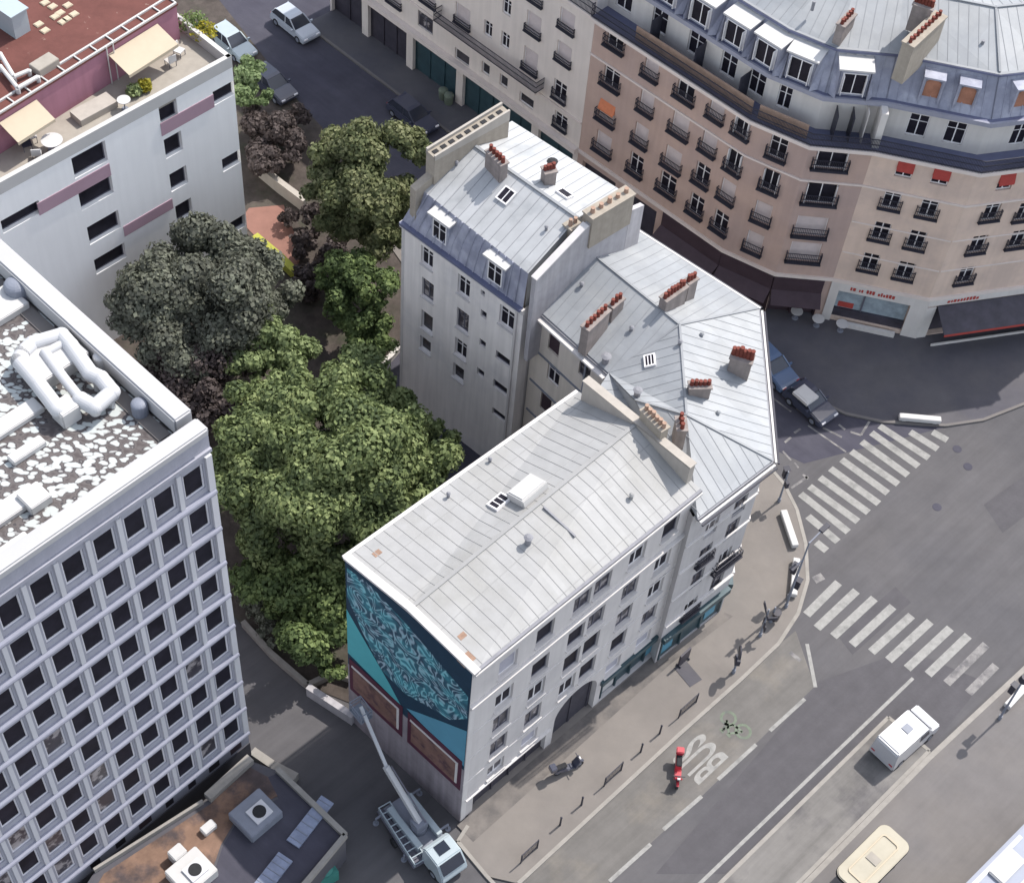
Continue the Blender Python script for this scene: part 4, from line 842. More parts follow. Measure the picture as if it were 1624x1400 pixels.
for i, (a, b, _, _2) in enumerate(bo):
    mb = MB(); frD.box(mb, a, b, .1, 3.5, -.45, -.38); n_ = max(2, int((b - a) / 1.3))
    for j in range(n_ + 1): s = a + (b - a) * j / n_; frD.box(mb, s - .04, s + .04, .12, 3.48, -.38, -.3)
    mb.build('shop_front', M['shop_teal'] if i > 1 else M['shop_dark'], rD)
mb = MB()
for z0, z1, d in ((3.75, 4.15, .45), (6.35, 6.5, .12), (15.4, 15.7, .3)): frD.box(mb, .02, LD - .02, z0, z1, .003, d)
mb.build('cornice', M['stone_trim'], rD)
sa, za = frD.W(*ZD(620, 120)); sb, zb = frD.W(*ZD(1245, 540)); mb = MB(); frD.box(mb, sa, sb, 6.9, 7.05, .003, .85); mb.build('balcony_slab', M['stone_trim'], rD); railing(rD, frD, (sa + sb) / 2, 7.05, sb - sa, .95, .82, slab=False)
mb = MB(); frD.box(mb, .3, LD - .3, 15.72, 18.4, -2.2, -1.4); mb.build('attic_wall', M['white_wall'], rD)
railing(rD, frD, LD - 6, 15.72, 11.8, .95, .2, slab=False)
mb = MB(); mb.slab([frD.pt(0, 18.4, -1.0), frD.pt(LD, 18.4, -1.0), frD.pt(LD, 20.2, -6), frD.pt(0, 20.2, -6)], .2); mb.slab([frD.pt(0, 20.2, -6), frD.pt(LD, 20.2, -6), frD.pt(LD, 18.2, -11), frD.pt(0, 18.2, -11)], .2)
frD.box(mb, .2, LD - .2, 15.7, 18.3, -11, -10.7); mb.build('roof', [M['zinc_b']], rD)

# ------------------------------------------------------------------ building E / F (pink curved block with a shop on the corner)
rE = empty('corner_block', V(18, 84, 0), 'large curved pinkish block with iron balconies and blue dormered roof facing the junction', 'building')
Q = [PE[0], PE[5], PE[8], PE[10], PE[12], PE[13], PE[14]]
FR = [Frame(Q[i], Q[i+1]) for i in range(6)]
def seg(px, py, off=0.0, frs=None):
    best = None
    for i, f_ in enumerate(frs or FR):
        s, z = f_.W(px, py, off)
        if -.02 <= s <= f_.L + .02 and 0 < z < 30: best = (i, s, z) if best is None else best
    return best
wE = []
def addw(P_, w, h, st, blind=None, rail=True, frs=None, off=0.0):
    r = seg(*P_, off, frs)
    if r: wE.append([r[0], min(max(r[1], w/2 + .1), FR[r[0]].L - w/2 - .1), r[2], w, h, st, blind, rail])
for cx_, pts in enumerate([[Z3(450,235), Z3(425,475), Z3(395,690), Z3(375,880)], [Z3(670,415), Z3(640,630), Z3(605,830), Z3(575,1010)], [Z3(880,550), Z3(845,770), Z3(800,975), Z3(768,1130)], [ZC(170,515), ZC(133,675), ZC(100,825), ZC(72,970)], [ZC(302,600), ZC(262,770), ZC(222,905), ZC(195,1055)], [ZC(458,700), ZC(423,855), ZC(385,1005), ZC(345,1145)], [ZC(712,750), ZC(660,915), ZC(615,1070), ZC(585,1190)]]):
    for ri, p in enumerate(pts):
        st = [['case', 'case', 'shut', 'shut'], ['shut', 'shut', 'shut', 'case'], ['case', 'shut', 'shut', 'case'], ['shut', 'shut', 'case', 'case'], ['open', 'open', 'shut', 'case'], ['case', 'open', 'shut', 'shut'], ['open', 'open', 'shut', 'shut']][cx_][ri]
        addw(p, 2.0 if cx_ == 6 else (1.35 if cx_ in (0, 2) else 1.15), 1.75, st, 'orange' if (cx_, ri) == (0, 2) else None)
for fx, pts in enumerate([[(1060,795),(995,945),(945,1095),(892,1240)], [(1230,830),(1170,985),(1112,1135),(1058,1280)], [(1537,855),(1468,1000),(1402,1155),(1345,1300)], [(1700,860),(1625,1000),(1590,1130)]]):
    for ri, p in enumerate(pts): addw(ZC(*p), 1.05, 1.6, 'case' if ri else 'case', 'red' if ri == 0 and fx < 3 else None, rail=ri > 0)
mb = MB(); mbF = MB()
for i, f_ in enumerate(FR):
    ops = [(s - w/2, s + w/2, z - h/2, z + h/2) for j, s, z, w, h, *_ in wE if j == i]
    if i in (4, 5) and not ops: pass
    wallgrid(mb if i < 3 else mbF, f_, 0, f_.L, 3.9, 15.8, ops, .2)
    wallgrid(mb if i < 3 else mbF, f_, 0, f_.L, 0, 3.9, {0: [(.5, 3.6, .1, 3.3), (4.3, 7.4, .1, 3.3), (8.0, f_.L, .1, 3.2)], 1: [(0, f_.L, .1, 3.2)], 2: [(0, f_.L - .5, .1, 3.2)], 3: [(.6, f_.L - 1.0, .5, 3.1)], 4: [(.8, f_.L, .2, 3.1)], 5: [(0, f_.L - .4, .2, 3.1)]}[i], .45)
mb.build('wall', M['brick_pink'], rE); mbF.build('corner_wall', M['stone_f'], rE)
for i, s, z, w, h, st, bl, rail in wE:
    f_ = FR[i]; o = window(rE, f_, s, z, w, h, st, .17)
    if rail: railing(rE, f_, s, z - h/2 + .02, w + .3, .85, .26 if i < 3 else .16)
    if bl:
        m_ = MB(); t = h * (.55 if bl == 'red' else .4); out = .35
        m_.poly([V(-w/2, -.1, h/2), V(w/2, -.1, h/2), V(w/2, -out, h/2 - t), V(-w/2, -out, h/2 - t)]); m_.poly([V(-w/2, -out, h/2 - t), V(w/2, -out, h/2 - t), V(w/2, -out, h/2 - t - .15), V(-w/2, -out, h/2 - t - .15)])
        for x_ in (-w/2, w/2): m_.poly([V(x_, -.1, h/2), V(x_, -out, h/2 - t), V(x_, -.1, h/2 - t)])
        link('awning', m_.build('awning', M['red_blind' if bl == 'red' else 'orange_blind'], data_only=True), o)
back = offset(Q, 12.0)
mb = MB(); strip(mb, back, 0, back, 15.8)
for k_ in (0, -1): mb.poly([V(*Q[k_][:2], 0), V(*back[k_][:2], 0), V(*back[k_][:2], 18.6), V(*Q[k_][:2], 18.6)])
mb.build('rear_wall', M['render_c'], rE)
mb = MB(); band(mb, offset(Q, -.55), offset(Q, 1.6), 15.6, 15.85); band(mb, offset(Q, -.1), offset(Q, .1), 12.55, 12.68); band(mb, offset(Q, -.14), offset(Q, .1), 3.85, 4.1)
for i in (3, 4): FR[i].box(mb, .05, FR[i].L - .05, 9.4, 9.5, .003, .05); FR[i].box(mb, .05, FR[i].L - .05, 6.6, 6.7, .003, .05)
mb.build('cornice', M['stone_trim'], rE)
mbr = MB(); O = offset(Q, -.45)
for a, b in zip(O, O[1:]):
    L_ = (b - a).length; n_ = int(L_ / .09); d = (b - a) / n_
    for i in range(n_): p = a + d * i; mbr.box((p[0], p[1], 15.85), .03, .03, .95)
    for z in (15.95, 16.4, 16.82): mbr.bar(V(*a[:2], z), V(*b[:2], z), .05, .05)
mbr.build('balcony_railing', M['iron'], rE)
mb = MB(); strip(mb, offset(Q, -.42), 15.862, offset(Q, 1.14), 15.862); mb.build('balcony_floor_shade', M['slate_dark'], rE)  # dark sheet over the slab: the balcony's shade is put into its colour
# recessed attic storey
R1 = offset(Q, 1.15); FR1 = [Frame(R1[i], R1[i+1]) for i in range(6)]
wat = []
for p, w in [(ZC(75,200),1.3),(ZC(225,305),1.2),(ZC(360,385),1.2),(ZC(490,455),.9),(ZC(1115,600),1.2),(ZC(1290,640),1.2),(ZC(1590,660),1.1),(Z3(500,20),1.3),(Z3(720,130),1.2)]:
    r = seg(*p, 0.0, FR1)
    if r: wat.append((r[0], min(max(r[1], w/2 + .05), FR1[r[0]].L - w/2 - .05), 17.15, w, 1.7))
mb = MB()
for i, f_ in enumerate(FR1): wallgrid(mb, f_, 0, f_.L, 15.85, 18.6, [(s - w/2, s + w/2, z - h/2, z + h/2) for j, s, z, w, h in wat if j == i], .15)
mb.build('attic_wall', M['white_wall'], rE)
for i, s, z, w, h in wat: window(rE, FR1[i], s, z, w, h, 'case', .13)
mb = MB(); f_ = FR1[0]
for s in (f_.L - 1.4,): pass
p = R1[3]; f_ = FR1[2]; f_.box(mb, f_.L - .3, f_.L + .1, 15.86, 18.6, .003, 1.3); f_.box(mb, f_.L - 1.0, f_.L - .95, 15.86, 18.3, .003, 1.0)
mb.build('chimney_pier', M['white_wall'], rE)
mb = MB(); f_ = FR1[0]; f_.box(mb, 3.4, f_.L - .1, 15.9, 16.95, 1.15, 1.22); FR1[1].box(mb, .1, FR1[1].L - .1, 15.9, 16.95, 1.15, 1.22); mb.build('wood_screen', M['wood_screen'], rE)
for f_, s in ((FR1[0], 4.4), (FR1[0], 8.0), (FR1[0], 11.6), (FR1[2], .9), (FR1[2], 1.9)):
    mb = MB(); f_.box(mb, s, s + .06, 15.87, 17.9, .05, 1.1); mb.build('balcony_divider', M['iron'], rE)
mb = MB(); band(mb, offset(Q, .75), offset(Q, 1.5), 18.55, 18.8); mb.build('gutter', M['slate_dark'], rE)
mb = MB(); band(mb, offset(Q, .62), offset(Q, .78), 18.5, 18.82); mb.build('fascia', M['tower_blue'], rE)
Ma, Mb_, Mc = offset(Q, 1.05), offset(Q, 2.3), offset(Q, 5.9)
mb = MB(); strip(mb, Ma, 18.8, Mb_, 21.25)
for i in range(6):
    n_ = int((Ma[i+1] - Ma[i]).length / .6)
    for j in range(n_ + 1): t = j / max(n_, 1); mb.bar(V(*Ma[i].lerp(Ma[i+1], t)[:2], 18.82), V(*Mb_[i].lerp(Mb_[i+1], t)[:2], 21.27), .05, .06)
mb.build('mansard', M['slate'], rE)
mb = MB(); ridge = offset(Q, 6.2); rear = offset(Q, 11.5)
for i in range(6):
    a, b, c, d = V(*Mb_[i][:2], 21.3), V(*Mb_[i+1][:2], 21.3), V(*ridge[i+1][:2], 22.9), V(*ridge[i][:2], 22.9)
    zinc(mb, [a, b, c, d], (c - b) + (d - a), .6); zinc(mb, [d, c, V(*rear[i+1][:2], 21.3), V(*rear[i][:2], 21.3)], (c - b) + (d - a), .6)
    seam(mb, d, c, .16, .08, 1)
seam(mb, V(*ridge[4][:2], 22.9), V(*Mb_[4][:2], 21.35), .14, .08, 1)
strip(mb, offset(Q, 2.1), 21.32, offset(Q, 2.3), 21.32, 1)
mb.build('roof', [M['zinc_b'], M['zinc_rib_b']], rE)
mb = MB(); strip(mb, rear, 15.8, rear, 21.2); mb.build('rear_mansard', M['slate'], rE)
mb = MB(); T_ = offset(Q, 2.12); 
for a, b in zip(T_, T_[1:]): mb.bar(V(*a[:2], 21.22), V(*b[:2], 21.22), .12, .14)
mb.build('roof_edge', M['slate_dark'], rE)
R2 = offset(Q, 1.25); FR2 = [Frame(R2[i], R2[i+1]) for i in range(6)]
def place_dormer(px, py, w, h, st, **kw_):
    for i, f_ in enumerate(FR2):
        s, z = f_.W(px, py)
        if 0 <= s <= f_.L and 17 < z < 24:
            if st == 'arch':
                mb = MB(); f_.box(mb, s - w/2 - .12, s - w/2, 18.85, 18.85 + h, -1.2, .12); f_.box(mb, s + w/2, s + w/2 + .12, 18.85, 18.85 + h, -1.2, .12); f_.box(mb, s - w/2 - .12, s + w/2 + .12, 18.85 + h, 18.97 + h, -1.2, .15); o = mb.build('dormer', M['slate'], rE)
                a_, b_ = win_mesh(w, h, 'arch'); link('window', a_, o, f_.pt(s, 18.85 + h/2, .05) - rE.location, f_.a); link('blind', b_, o, f_.pt(s, 18.85 + h/2, -.05) - rE.location, f_.a)
            else:
                dormer(rE, f_, s, 18.85, w, h, .3, 1.5, over=.16, slope=.12, st='open')
                for sg in (-1, 1):
                    mb = MB(); t_ = sg * .04; a = f_.pt(s + sg * (w/2 + .05), 18.87, .75); b = f_.pt(s + sg * (w/2 + .42), 18.87, .3); c = f_.pt(s + sg * (w/2 + .05), 18.9 + h, .32); c2 = f_.pt(s + sg * (w/2 + .2), 18.9 + h, -.9); e = f_.pt(s + sg * (w/2 + .05), 18.87, -.4)
                    mb.poly([a, b, c2, c] if sg > 0 else [a, c, c2, b]); mb.poly([a, c, e]); mb.build('dormer_cheek', M['slate'], rE)
            return
for p in [(1120,-5), (1176,20), (1225,50), (1278,75), (1355,110), (1068,-40), (1015, -70)]: place_dormer(p[0], p[1] + 10, 1.8, 1.9, 'dorm')
for p in [(1480,135), (1535,148), (1621,160), (1700,150)]: place_dormer(*p, 1.05, 1.9, 'arch')
chim(rE, (1333,42), (1352,22), 21.2, 22.7, th=.5, pots=5, ph=.3)
chim(rE, (1440,72), (1492,24), 20.8, 23.5, th=.75, pots=9, mt='chimney_cream', ph=.3)
chim(rE, (1450,4), (1480,14), 22.2, 24.0, th=.6, pots=6, ph=.35)
mb = MB()
for p in ((1290,8), (1412,28), (1558,70), (1545,-2)): c = G(*p, 21.9 if p[1] > 20 else 22.6); mb.cyl(c - UP * .4, c + UP * .25, .1, .1, 10)
mb.build('roof_vent', M['lead'], rE)
# ground floor fittings
for i, sh in ((0, (8.0, FR[0].L)), (1, (0, FR[1].L)), (2, (0, FR[2].L - .5))):
    f_ = FR[i]; mb = MB(); f_.box(mb, sh[0], sh[1] - .02, .1, 3.2, -.4, -.34); f_.box(mb, sh[0], sh[1], 2.5, 3.85, .003, .14)
    n_ = max(1, int((sh[1] - sh[0]) / 1.4))
    for j in range(n_ + 1): s = sh[0] + (sh[1] - sh[0] - .1) * j / n_; f_.box(mb, s, s + .1, .1, 2.5, -.34, -.1)
    mb.slab([f_.pt(sh[0], 2.6, .15), f_.pt(sh[1], 2.6, .15), f_.pt(sh[1], 2.05, 1.1), f_.pt(sh[0], 2.05, 1.1)], .05)
    mb.build('shop_front', M['shop_maroon'], rE)
mb = MB(); FR[0].box(mb, .5, 3.6, .1, 3.3, -.42, -.36); FR[0].box(mb, 4.3, 7.4, .1, 3.3, -.42, -.36); mb.build('shop_window', M['shop_dark'], rE)
f_ = FR[3]; mb = MB(); f_.box(mb, 0, f_.L + .1, 3.12, 3.9, .003, .12); f_.box(mb, 0, .6, 0.02, 3.12, .003, .12); f_.box(mb, f_.L - 1.0, f_.L + .12, 0.02, 3.12, .003, .12); FR[4].box(mb, 0.02, .75, .02, 3.12, .003, .12); FR[4].box(mb, -.02, FR[4].L, 3.3, 3.9, .003, .12); FR[5].box(mb, 0, FR[5].L, 3.3, 3.9, .003, .12)
f_.box(mb, 1.4, f_.L - 1.4, .05, .45, .2, .5); shopF = mb.build('shop_fascia', M['white_wall'], rE)
mb = MB(); f_.box(mb, .6, f_.L - 1.0, .5, 1.2, -.4, -.1); mb.build('window_sill', M['shop_dark'], rE)
mb = MB(); f_.box(mb, .65, 2.4, 1.2, 3.1, -.34, -.3); f_.box(mb, 2.5, f_.L - 1.05, 1.2, 3.1, -.34, -.3); sg = mb.build('shop_window', M['glass_shop'], rE)
mb = MB(); f_.box(mb, 2.4, 2.5, 1.2, 3.1, -.36, -.2); mb.build('mullion', M['frame_dark'], sg)
mb = MB(); f_.box(mb, .85, 1.9, 1.25, 1.75, -.295, -.28); mb.build('window_lettering', M['red_blind'], sg)
mb = MB(); rr = random.Random(3)
for s0_s, s1_s in ((1.3, 4.3),):
    s = s0_s
    while s < s1_s: w_ = rr.uniform(.1, .2); h_ = rr.uniform(.22, .34); f_.box(mb, s, s + w_, 3.38, 3.38 + h_, .122, .14); s += w_ + rr.choice([.05, .05, .22])
s = 1.4
while s < 3.6: w_ = rr.uniform(.1, .2); FR[4].box(mb, s, s + w_, 3.45, 3.45 + rr.uniform(.2, .32), .122, .14); s += w_ + .07
mb.build('fascia_lettering', M['red_blind'], shopF)
for i in (4, 5):
    f_ = FR[i]; a = .8 if i == 4 else 0; mb = MB(); mb.slab([f_.pt(a, 3.2, .1), f_.pt(f_.L, 3.2, .1), f_.pt(f_.L, 2.3, 1.9), f_.pt(a, 2.3, 1.9)], .06); aw = mb.build('awning', M['shop_dark'], rE)
    mb = MB(); mb.bar(f_.pt(a, 2.24, 1.93), f_.pt(f_.L, 2.24, 1.93), .05, .16); mb.build('valance', M['red_blind'], aw)
    mb = MB(); f_.box(mb, a, f_.L - (.4 if i == 5 else 0), .2, 3.1, -.44, -.4); mb.build('shop_front', M['shop_dark'], rE)
    mb = MB(); f_.box(mb, a, f_.L, .02, .3, .9, 1.0); mb.build('terrace_rail', M['white_wall'], rE)
# ------------------------------------------------------------------ building G (white block with roof terrace)
g0, g1 = G(10, 285, 17.5), G(367, 90, 17.5); gd = (g1 - g0).normalized(); gE = g0 - gd * 8
rG = empty('terrace_block', V(g0[0], g0[1], 0), 'white block with mauve bands and an awninged roof terrace below a brown flat roof', 'building')
frG = Frame(gE, g1); LG = frG.L; o8 = 8.0
Z1 = lambda x, y: (x / 2.98, y / 2.98); wG = []
for (x, y), w, h in [((425,755),2.35,1.6),((455,910),2.35,1.55),((492,1075),2.3,1.5),((522,1222),2.3,1.3),((795,520),1.3,1.7),((820,685),1.3,1.55),((845,845),1.3,1.5),((870,995),1.25,1.5),((890,1130),1.2,1.4),((1060,440),1.7,1.1),((1095,760),1.5,1.1),((100,1025),2.6,1.0),((1125,1060),1.2,1.1)]:
    s, z = frG.W(*Z1(x, y)); wG.append((s, z, w, h))
mb = MB(); ng = frG.n; wallgrid(mb, frG, 0, LG, 0, 17.4, [(s - w/2, s + w/2, z - h/2, z + h/2) for s, z, w, h in wG], .35)
ib = V(-ng[0], -ng[1]); GB = 16
for p, q in ((frG.pt(LG, 0), frG.pt(LG, 0) + ib * GB), (frG.pt(LG, 0) + ib * GB, frG.pt(0, 0) + ib * GB), (frG.pt(0, 0) + ib * GB, frG.pt(0, 0))): mb.poly([p, q, q + UP * 17.4, p + UP * 17.4])
mb.build('wall', M['white_g'], rG)
for i, (s, z, w, h) in enumerate(wG): window(rG, frG, s, z, w, h, 'plain_dark', .32)
mb = MB()
for (xa, ya), (xb, yb), h in [((180,990),(520,800),.95),((760,610),(1010,480),1.0),((585,1095),(815,960),.85)]:
    a, z = frG.W(*Z1(xa, ya)); b, z2 = frG.W(*Z1(xb, yb)); z = (z + z2) / 2; mb = MB(); frG.box(mb, a, b, z - h/2, z + h/2, .003, .04); mb.build('wall_band', M['mauve'], rG)
mb = MB()
for a, b in ((frG.pt(0, 0), frG.pt(LG, 0)), (frG.pt(LG, 0), frG.pt(LG, 0) + ib * GB), (frG.pt(0, 0), frG.pt(0, 0) + ib * GB)):
    d = (b - a).normalized(); wallslab(mb, a - V(-d[1], d[0]) * -.13, b - V(-d[1], d[0]) * -.13, .3, 16.7, 17.55, 17.55)
mb.build('parapet', M['white_trim'], rG)
mb = MB(); mb.prism([frG.pt(.05, 0, -.05), frG.pt(LG - .05, 0, -.05), frG.pt(LG - .05, 0, -GB + .1), frG.pt(.05, 0, -GB + .1)], 16.5, 16.75); mb.build('terrace_floor', M['terrace'], rG)
# penthouse
zP = 19.3; hd = 3.2
a_p = G(286, 62, 16.75); b_p = G(81, 193, 16.75); dp = (a_p - b_p).normalized()
frP = Frame(b_p - dp * 7, a_p); LP = frP.L
mb = MB(); mb.prism([frP.pt(0, 0), frP.pt(LP, 0), frP.pt(LP, 0, -(GB - hd - .4)), frP.pt(0, 0, -(GB - hd - .4))], 16.7, zP); mb.build('penthouse_wall', M['purple'], rG)
mb = MB(); mb.prism([frP.pt(-.05, 0, .08), frP.pt(LP + .08, 0, .08), frP.pt(LP + .08, 0, -(GB - hd - .3)), frP.pt(-.05, 0, -(GB - hd - .3))], zP, zP + .12); mb.build('roof', M['brown_roof'], rG)
mb = MB(); 
for d in (.0, -.75): mb.bar(frP.pt(0, zP + .18, d), frP.pt(LP, zP + .18, d), .12, .12)
for i in range(15): s = LP * i / 14; mb.bar(frP.pt(s, zP + .18, 0), frP.pt(s, zP + .18, -.75), .08, .08)
for s in (11.6,): mb.bar(frP.pt(s, 16.8, .15), frP.pt(s, zP + .3, .15), .06); mb.bar(frP.pt(s + .5, 16.8, .15), frP.pt(s + .5, zP + .3, .15), .06)
mb.build('roof_rail', M['white_trim'], rG)
def awning(px0, py0, px1, py1, w_out, z1, m_):
    a = G(px0, py0, z1); b = G(px1, py1, z1); s0 = (a - frP.o).dot(frP.d); s1 = (b - frP.o).dot(frP.d)
    mb = MB(); mb.slab([frP.pt(s0, z1, .05), frP.pt(s1, z1, .05), frP.pt(s1, z1 - .55, w_out), frP.pt(s0, z1 - .55, w_out)], .05); mb.bar(frP.pt(s0, z1 - .65, w_out), frP.pt(s1, z1 - .65, w_out), .05, .22); o = mb.build('awning', M[m_], rG)
awning(185, 96, 262, 46, 1.75, 18.9, 'cream_cloth'); awning(8, 202, 66, 164, 1.5, 18.9, 'cream_cloth')
# ------------------------------------------------------------------ tower (white office block)
rT = empty('office_tower', V(T0[0] - 5, T0[1], 0), 'tall white office block with a regular grid of small square dark windows', 'building')
TL = 34.0; frT = Frame(T0 - TU * TL, T0); PT = V(T0[0], T0[1])
cols_s = [TL - .95 - 1.535 * i for i in range(21)]; rows_z = [27.2 - 2.795 * i for i in range(9)]
vis = []
for r, z in enumerate(rows_z):
    for c, s in enumerate(cols_s):
        p = proj(frT.pt(s, z)); 
        if p[0] > -25 and p[1] < 1425: vis.append((r, c, s, z))
mb = MB(); wallgrid(mb, frT, 0, TL, 3.2, 29.3, [(s - .53, s + .53, z - .86, z + .86) for r, z in enumerate(rows_z) for s in cols_s], .22)
wallgrid(mb, frT, 0, TL, 0, 3.2, [], .2)
for p, q in ((PT, PT + TV * 26), (PT + TV * 26, PT + TV * 26 - TU * TL), (PT + TV * 26 - TU * TL, PT - TU * TL)): mb.poly([V(*p[:2], 0), V(*q[:2], 0), V(*q[:2], 29.3), V(*p[:2], 29.3)])
mb.build('wall', M['tower_pier'], rT)
wm = win_mesh(1.1, 1.76, 'tower'); wm3 = win_mesh(1.1, 1.76, 'tower_c')
vis.sort(key=lambda q: q[0] + q[1] * .6); rest = MB(); rr = random.Random(5)
nearset = set((r, c) for r, c, s, z in vis[:100]); 
for r, z in enumerate(rows_z):
    for c, s in enumerate(cols_s):
        if (r, c) in nearset:
            a_, b_ = rr.choice([wm, wm, wm, wm3] if r > 3 else [wm]); o = link('window', a_, rT, frT.pt(s, z, -.10) - rT.location, frT.a); link('pane', b_, o)
        else: frT.box(rest, s - .45, s + .45, z - .68, z + .68, -.2, -.17)
o = rest.build('window_glazing', M['pane'], rT); o['kind'] = 'stuff'
mb = MB()   # rounded sill ledges between floors
for r, z in enumerate(rows_z):
    zc = z - 1.4
    prof = [(0, .2), (.10, .19), (.19, .1), (.22, 0), (.19, -.12), (.08, -.2), (0, -.21)]
    P0, P1 = [frT.pt(.0, zc + b, a + .003) for a, b in prof], [frT.pt(TL, zc + b, a + .003) for a, b in prof]
    for i in range(len(prof) - 1): mb.poly([P0[i+1], P1[i+1], P1[i], P0[i]])
    mb.poly(P0); mb.poly(list(reversed(P1)))
mb.build('ledge', M['tower_blue'], rT)
for i in range(len(cols_s)):
    s = cols_s[i] - .7675; mb = MB()
    for r, z in enumerate(rows_z): frT.box(mb, s - .11, s + .11, z - 1.19, z + 1.19, .003, .09)
    frT.box(mb, s - .08, s + .08, rows_z[-1] - 1.2, rows_z[0] + 1.2, -.02, .002)
    mb.build('pier', M['white_tower'], rT)
mb = MB()
for r, z in enumerate(rows_z): frT.box(mb, TL - .3, TL + .02, z - 1.19, z + 1.19, .003, .12)
frT.box(mb, TL - .2, TL - .1, rows_z[-1] - 1.2, rows_z[0] + 1.2, -.02, .002); mb.build('corner_pier', M['white_tower'], rT)
for s, w in ((TL - .9, .75), (TL - 2.4, .7), (TL - 3.9, .5), (TL - 5.4, .5), (TL - 7.0, .8), (TL - 8.6, .6), (TL - 10.2, .6)): mb = MB(); frT.box(mb, s - w/2, s + w/2, 2.3, 3.0, .002, .012); mb.build('basement_window', M['shop_maroon'] if w > .7 else M['pane'], rT)
mb = MB(); frT.box(mb, 0, TL, 0, 2.1, .004, .05); mb.build('plinth', M['pavement_dark'], rT)
mb = MB()   # parapet
pa = [PT + V(0, 0), PT - TU * TL, PT - TU * TL + TV * 26, PT + TV * 26]
inn = .62
frT.box(mb, 0, TL + .0, 29.85, 30.3, -inn, .2)
e_ = Frame(PT + TU * .1, PT + TU * .1 + TV * 26); 
mb.prism([PT - TU * .8 + TV * 1.0, PT + TV * 1.0 + TU * .1, PT + TV * 26 + TU * .1, PT + TV * 26 - TU * .8], 29.3, 30.3)
mb.prism([PT - TU * .8 + TV * 25.2, PT - TU * TL + TV * 25.2, PT - TU * TL + TV * 26, PT - TU * .8 + TV * 26], 29.3, 30.28)
mb.build('parapet', M['tower_cap'], rT, bevel=.08)
mb = MB(); frT.box(mb, 0, TL, 28.8, 29.84, -.3, .08); frT.box(mb, 0, TL, 28.75, 28.95, .09, .22); mb.build('fascia', M['tower_pier'], rT)
mb = MB(); mb.prism([PT - TU * .8 + TV * .5, PT - TU * TL + TV * .5, PT - TU * TL + TV * 25.2, PT - TU * .8 + TV * 25.2], 29.0, 29.25); mb.build('roof', M['gravel'], rT)
mb = MB(); mb.prism([PT - TU * 1.5 + TV * 1.3, PT - TU * .9 + TV * 1.3, PT - TU * .9 + TV * 24, PT - TU * 1.5 + TV * 24], 29.25, 29.32); mb.build('walkway', M['pavement_grey'], rT)
zr = 29.3
def rp(px, py, z=29.9): return G(px, py, z)
# duct loop: white round ducts
mb = MB()
def duct(pts, r=.34, z=30.0):
    P_ = [rp(*p, z) for p in pts]
    for a, b in zip(P_, P_[1:]): mb.cyl(a, b, r, r, 20)
    for p in P_: mb.dome((p[0], p[1], p[2]), r * 1.04, r * 1.04, 20, 6); mb.cyl(p - UP * r, p, r * .7, r * 1.04, 20)
duct([(36,560),(52,545),(98,532),(112,548),(143,592),(160,600),(178,622),(150,646),(128,634)]); duct([(30,572),(60,608),(92,650)]); duct([(36,560),(30,572)]); duct([(72,560),(98,596),(128,634)], .22); duct([(100,545),(72,560)], .2)
for p in [(40,560),(98,535),(176,628),(95,652),(60,610),(150,600)]: c = rp(*p, 30.0); mb.cyl(V(c[0], c[1], 29.2), c, .12, .12, 8)
tag(mb.build('roof_duct', M['duct'], rT, smooth=False))
mb = MB()
c = rp(84, 575, 29.6); mb.box((c[0], c[1], 29.25), 2.6, 1.7, .75, math.radians(50.5)); c = rp(105, 655, 29.6); mb.box((c[0], c[1], 29.25), .9, .9, .9, math.radians(50.5))
mb.build('air_handler', M['white_obj'], rT, bevel=.05)
for p, sx, sy, hh in [((20,665),2.6,.8,.3),((42,712),1.6,.5,.3),((20,800),2.2,.9,.3),((55,790),1.0,1.0,.5),((10,870),2.0,.5,.25),((5,12+470),1.6,1.6,.4)]:
    c = rp(*p, 29.5); mb = MB(); mb.box((c[0], c[1], 29.25), sx, sy, hh, math.radians(50.5)); mb.build('roof_box', M['white_obj'], rT, bevel=.04)
for p, r_ in [((28,462), .55), ((170,560), .3), ((160,575), .3), ((222,650), .35), ((60,470), .3)]:
    c = rp(*p, 29.5); mb = MB(); mb.cyl((c[0], c[1], 29.2), (c[0], c[1], 29.9), r_, r_, 14); mb.dome((c[0], c[1], 29.9), r_, r_ * .5); mb.build('roof_fan', M['metal_grey'] if r_ > .32 else M['duct'], rT)
# terrace furniture on the white block
def plant_clump(name, c, r, hh, leaf, label, n=500, group=None, sz=.16, parent=None):
    rn = np.random.default_rng(int(abs(c[0] * 100 + c[1] * 37)) % 9999)
    d = rn.normal(size=(n, 3)); d /= np.linalg.norm(d, axis=1)[:, None]; rad = rn.uniform(.45, 1, n)[:, None]
    P = d * rad * np.array([r, r, hh * .55]) + np.array([0, 0, hh * .55])
    me = leaf_mesh('foliage', P, rn, sz, M[leaf])
    if parent is not None: return link('foliage', me, parent, V(*c) - root_of(parent).location)
    t = empty(name, V(*c), label, 'plant', group); link('foliage', me, t)
    mb = MB(); 
    for i in range(4): a = random.uniform(0, 6.28); mb.cyl((0, 0, 0), (math.cos(a) * r * .3, math.sin(a) * r * .3, hh * .6), .03, .01, 5)
    link('stem', mb.build('stem', M['bark'], data_only=True), t); return t
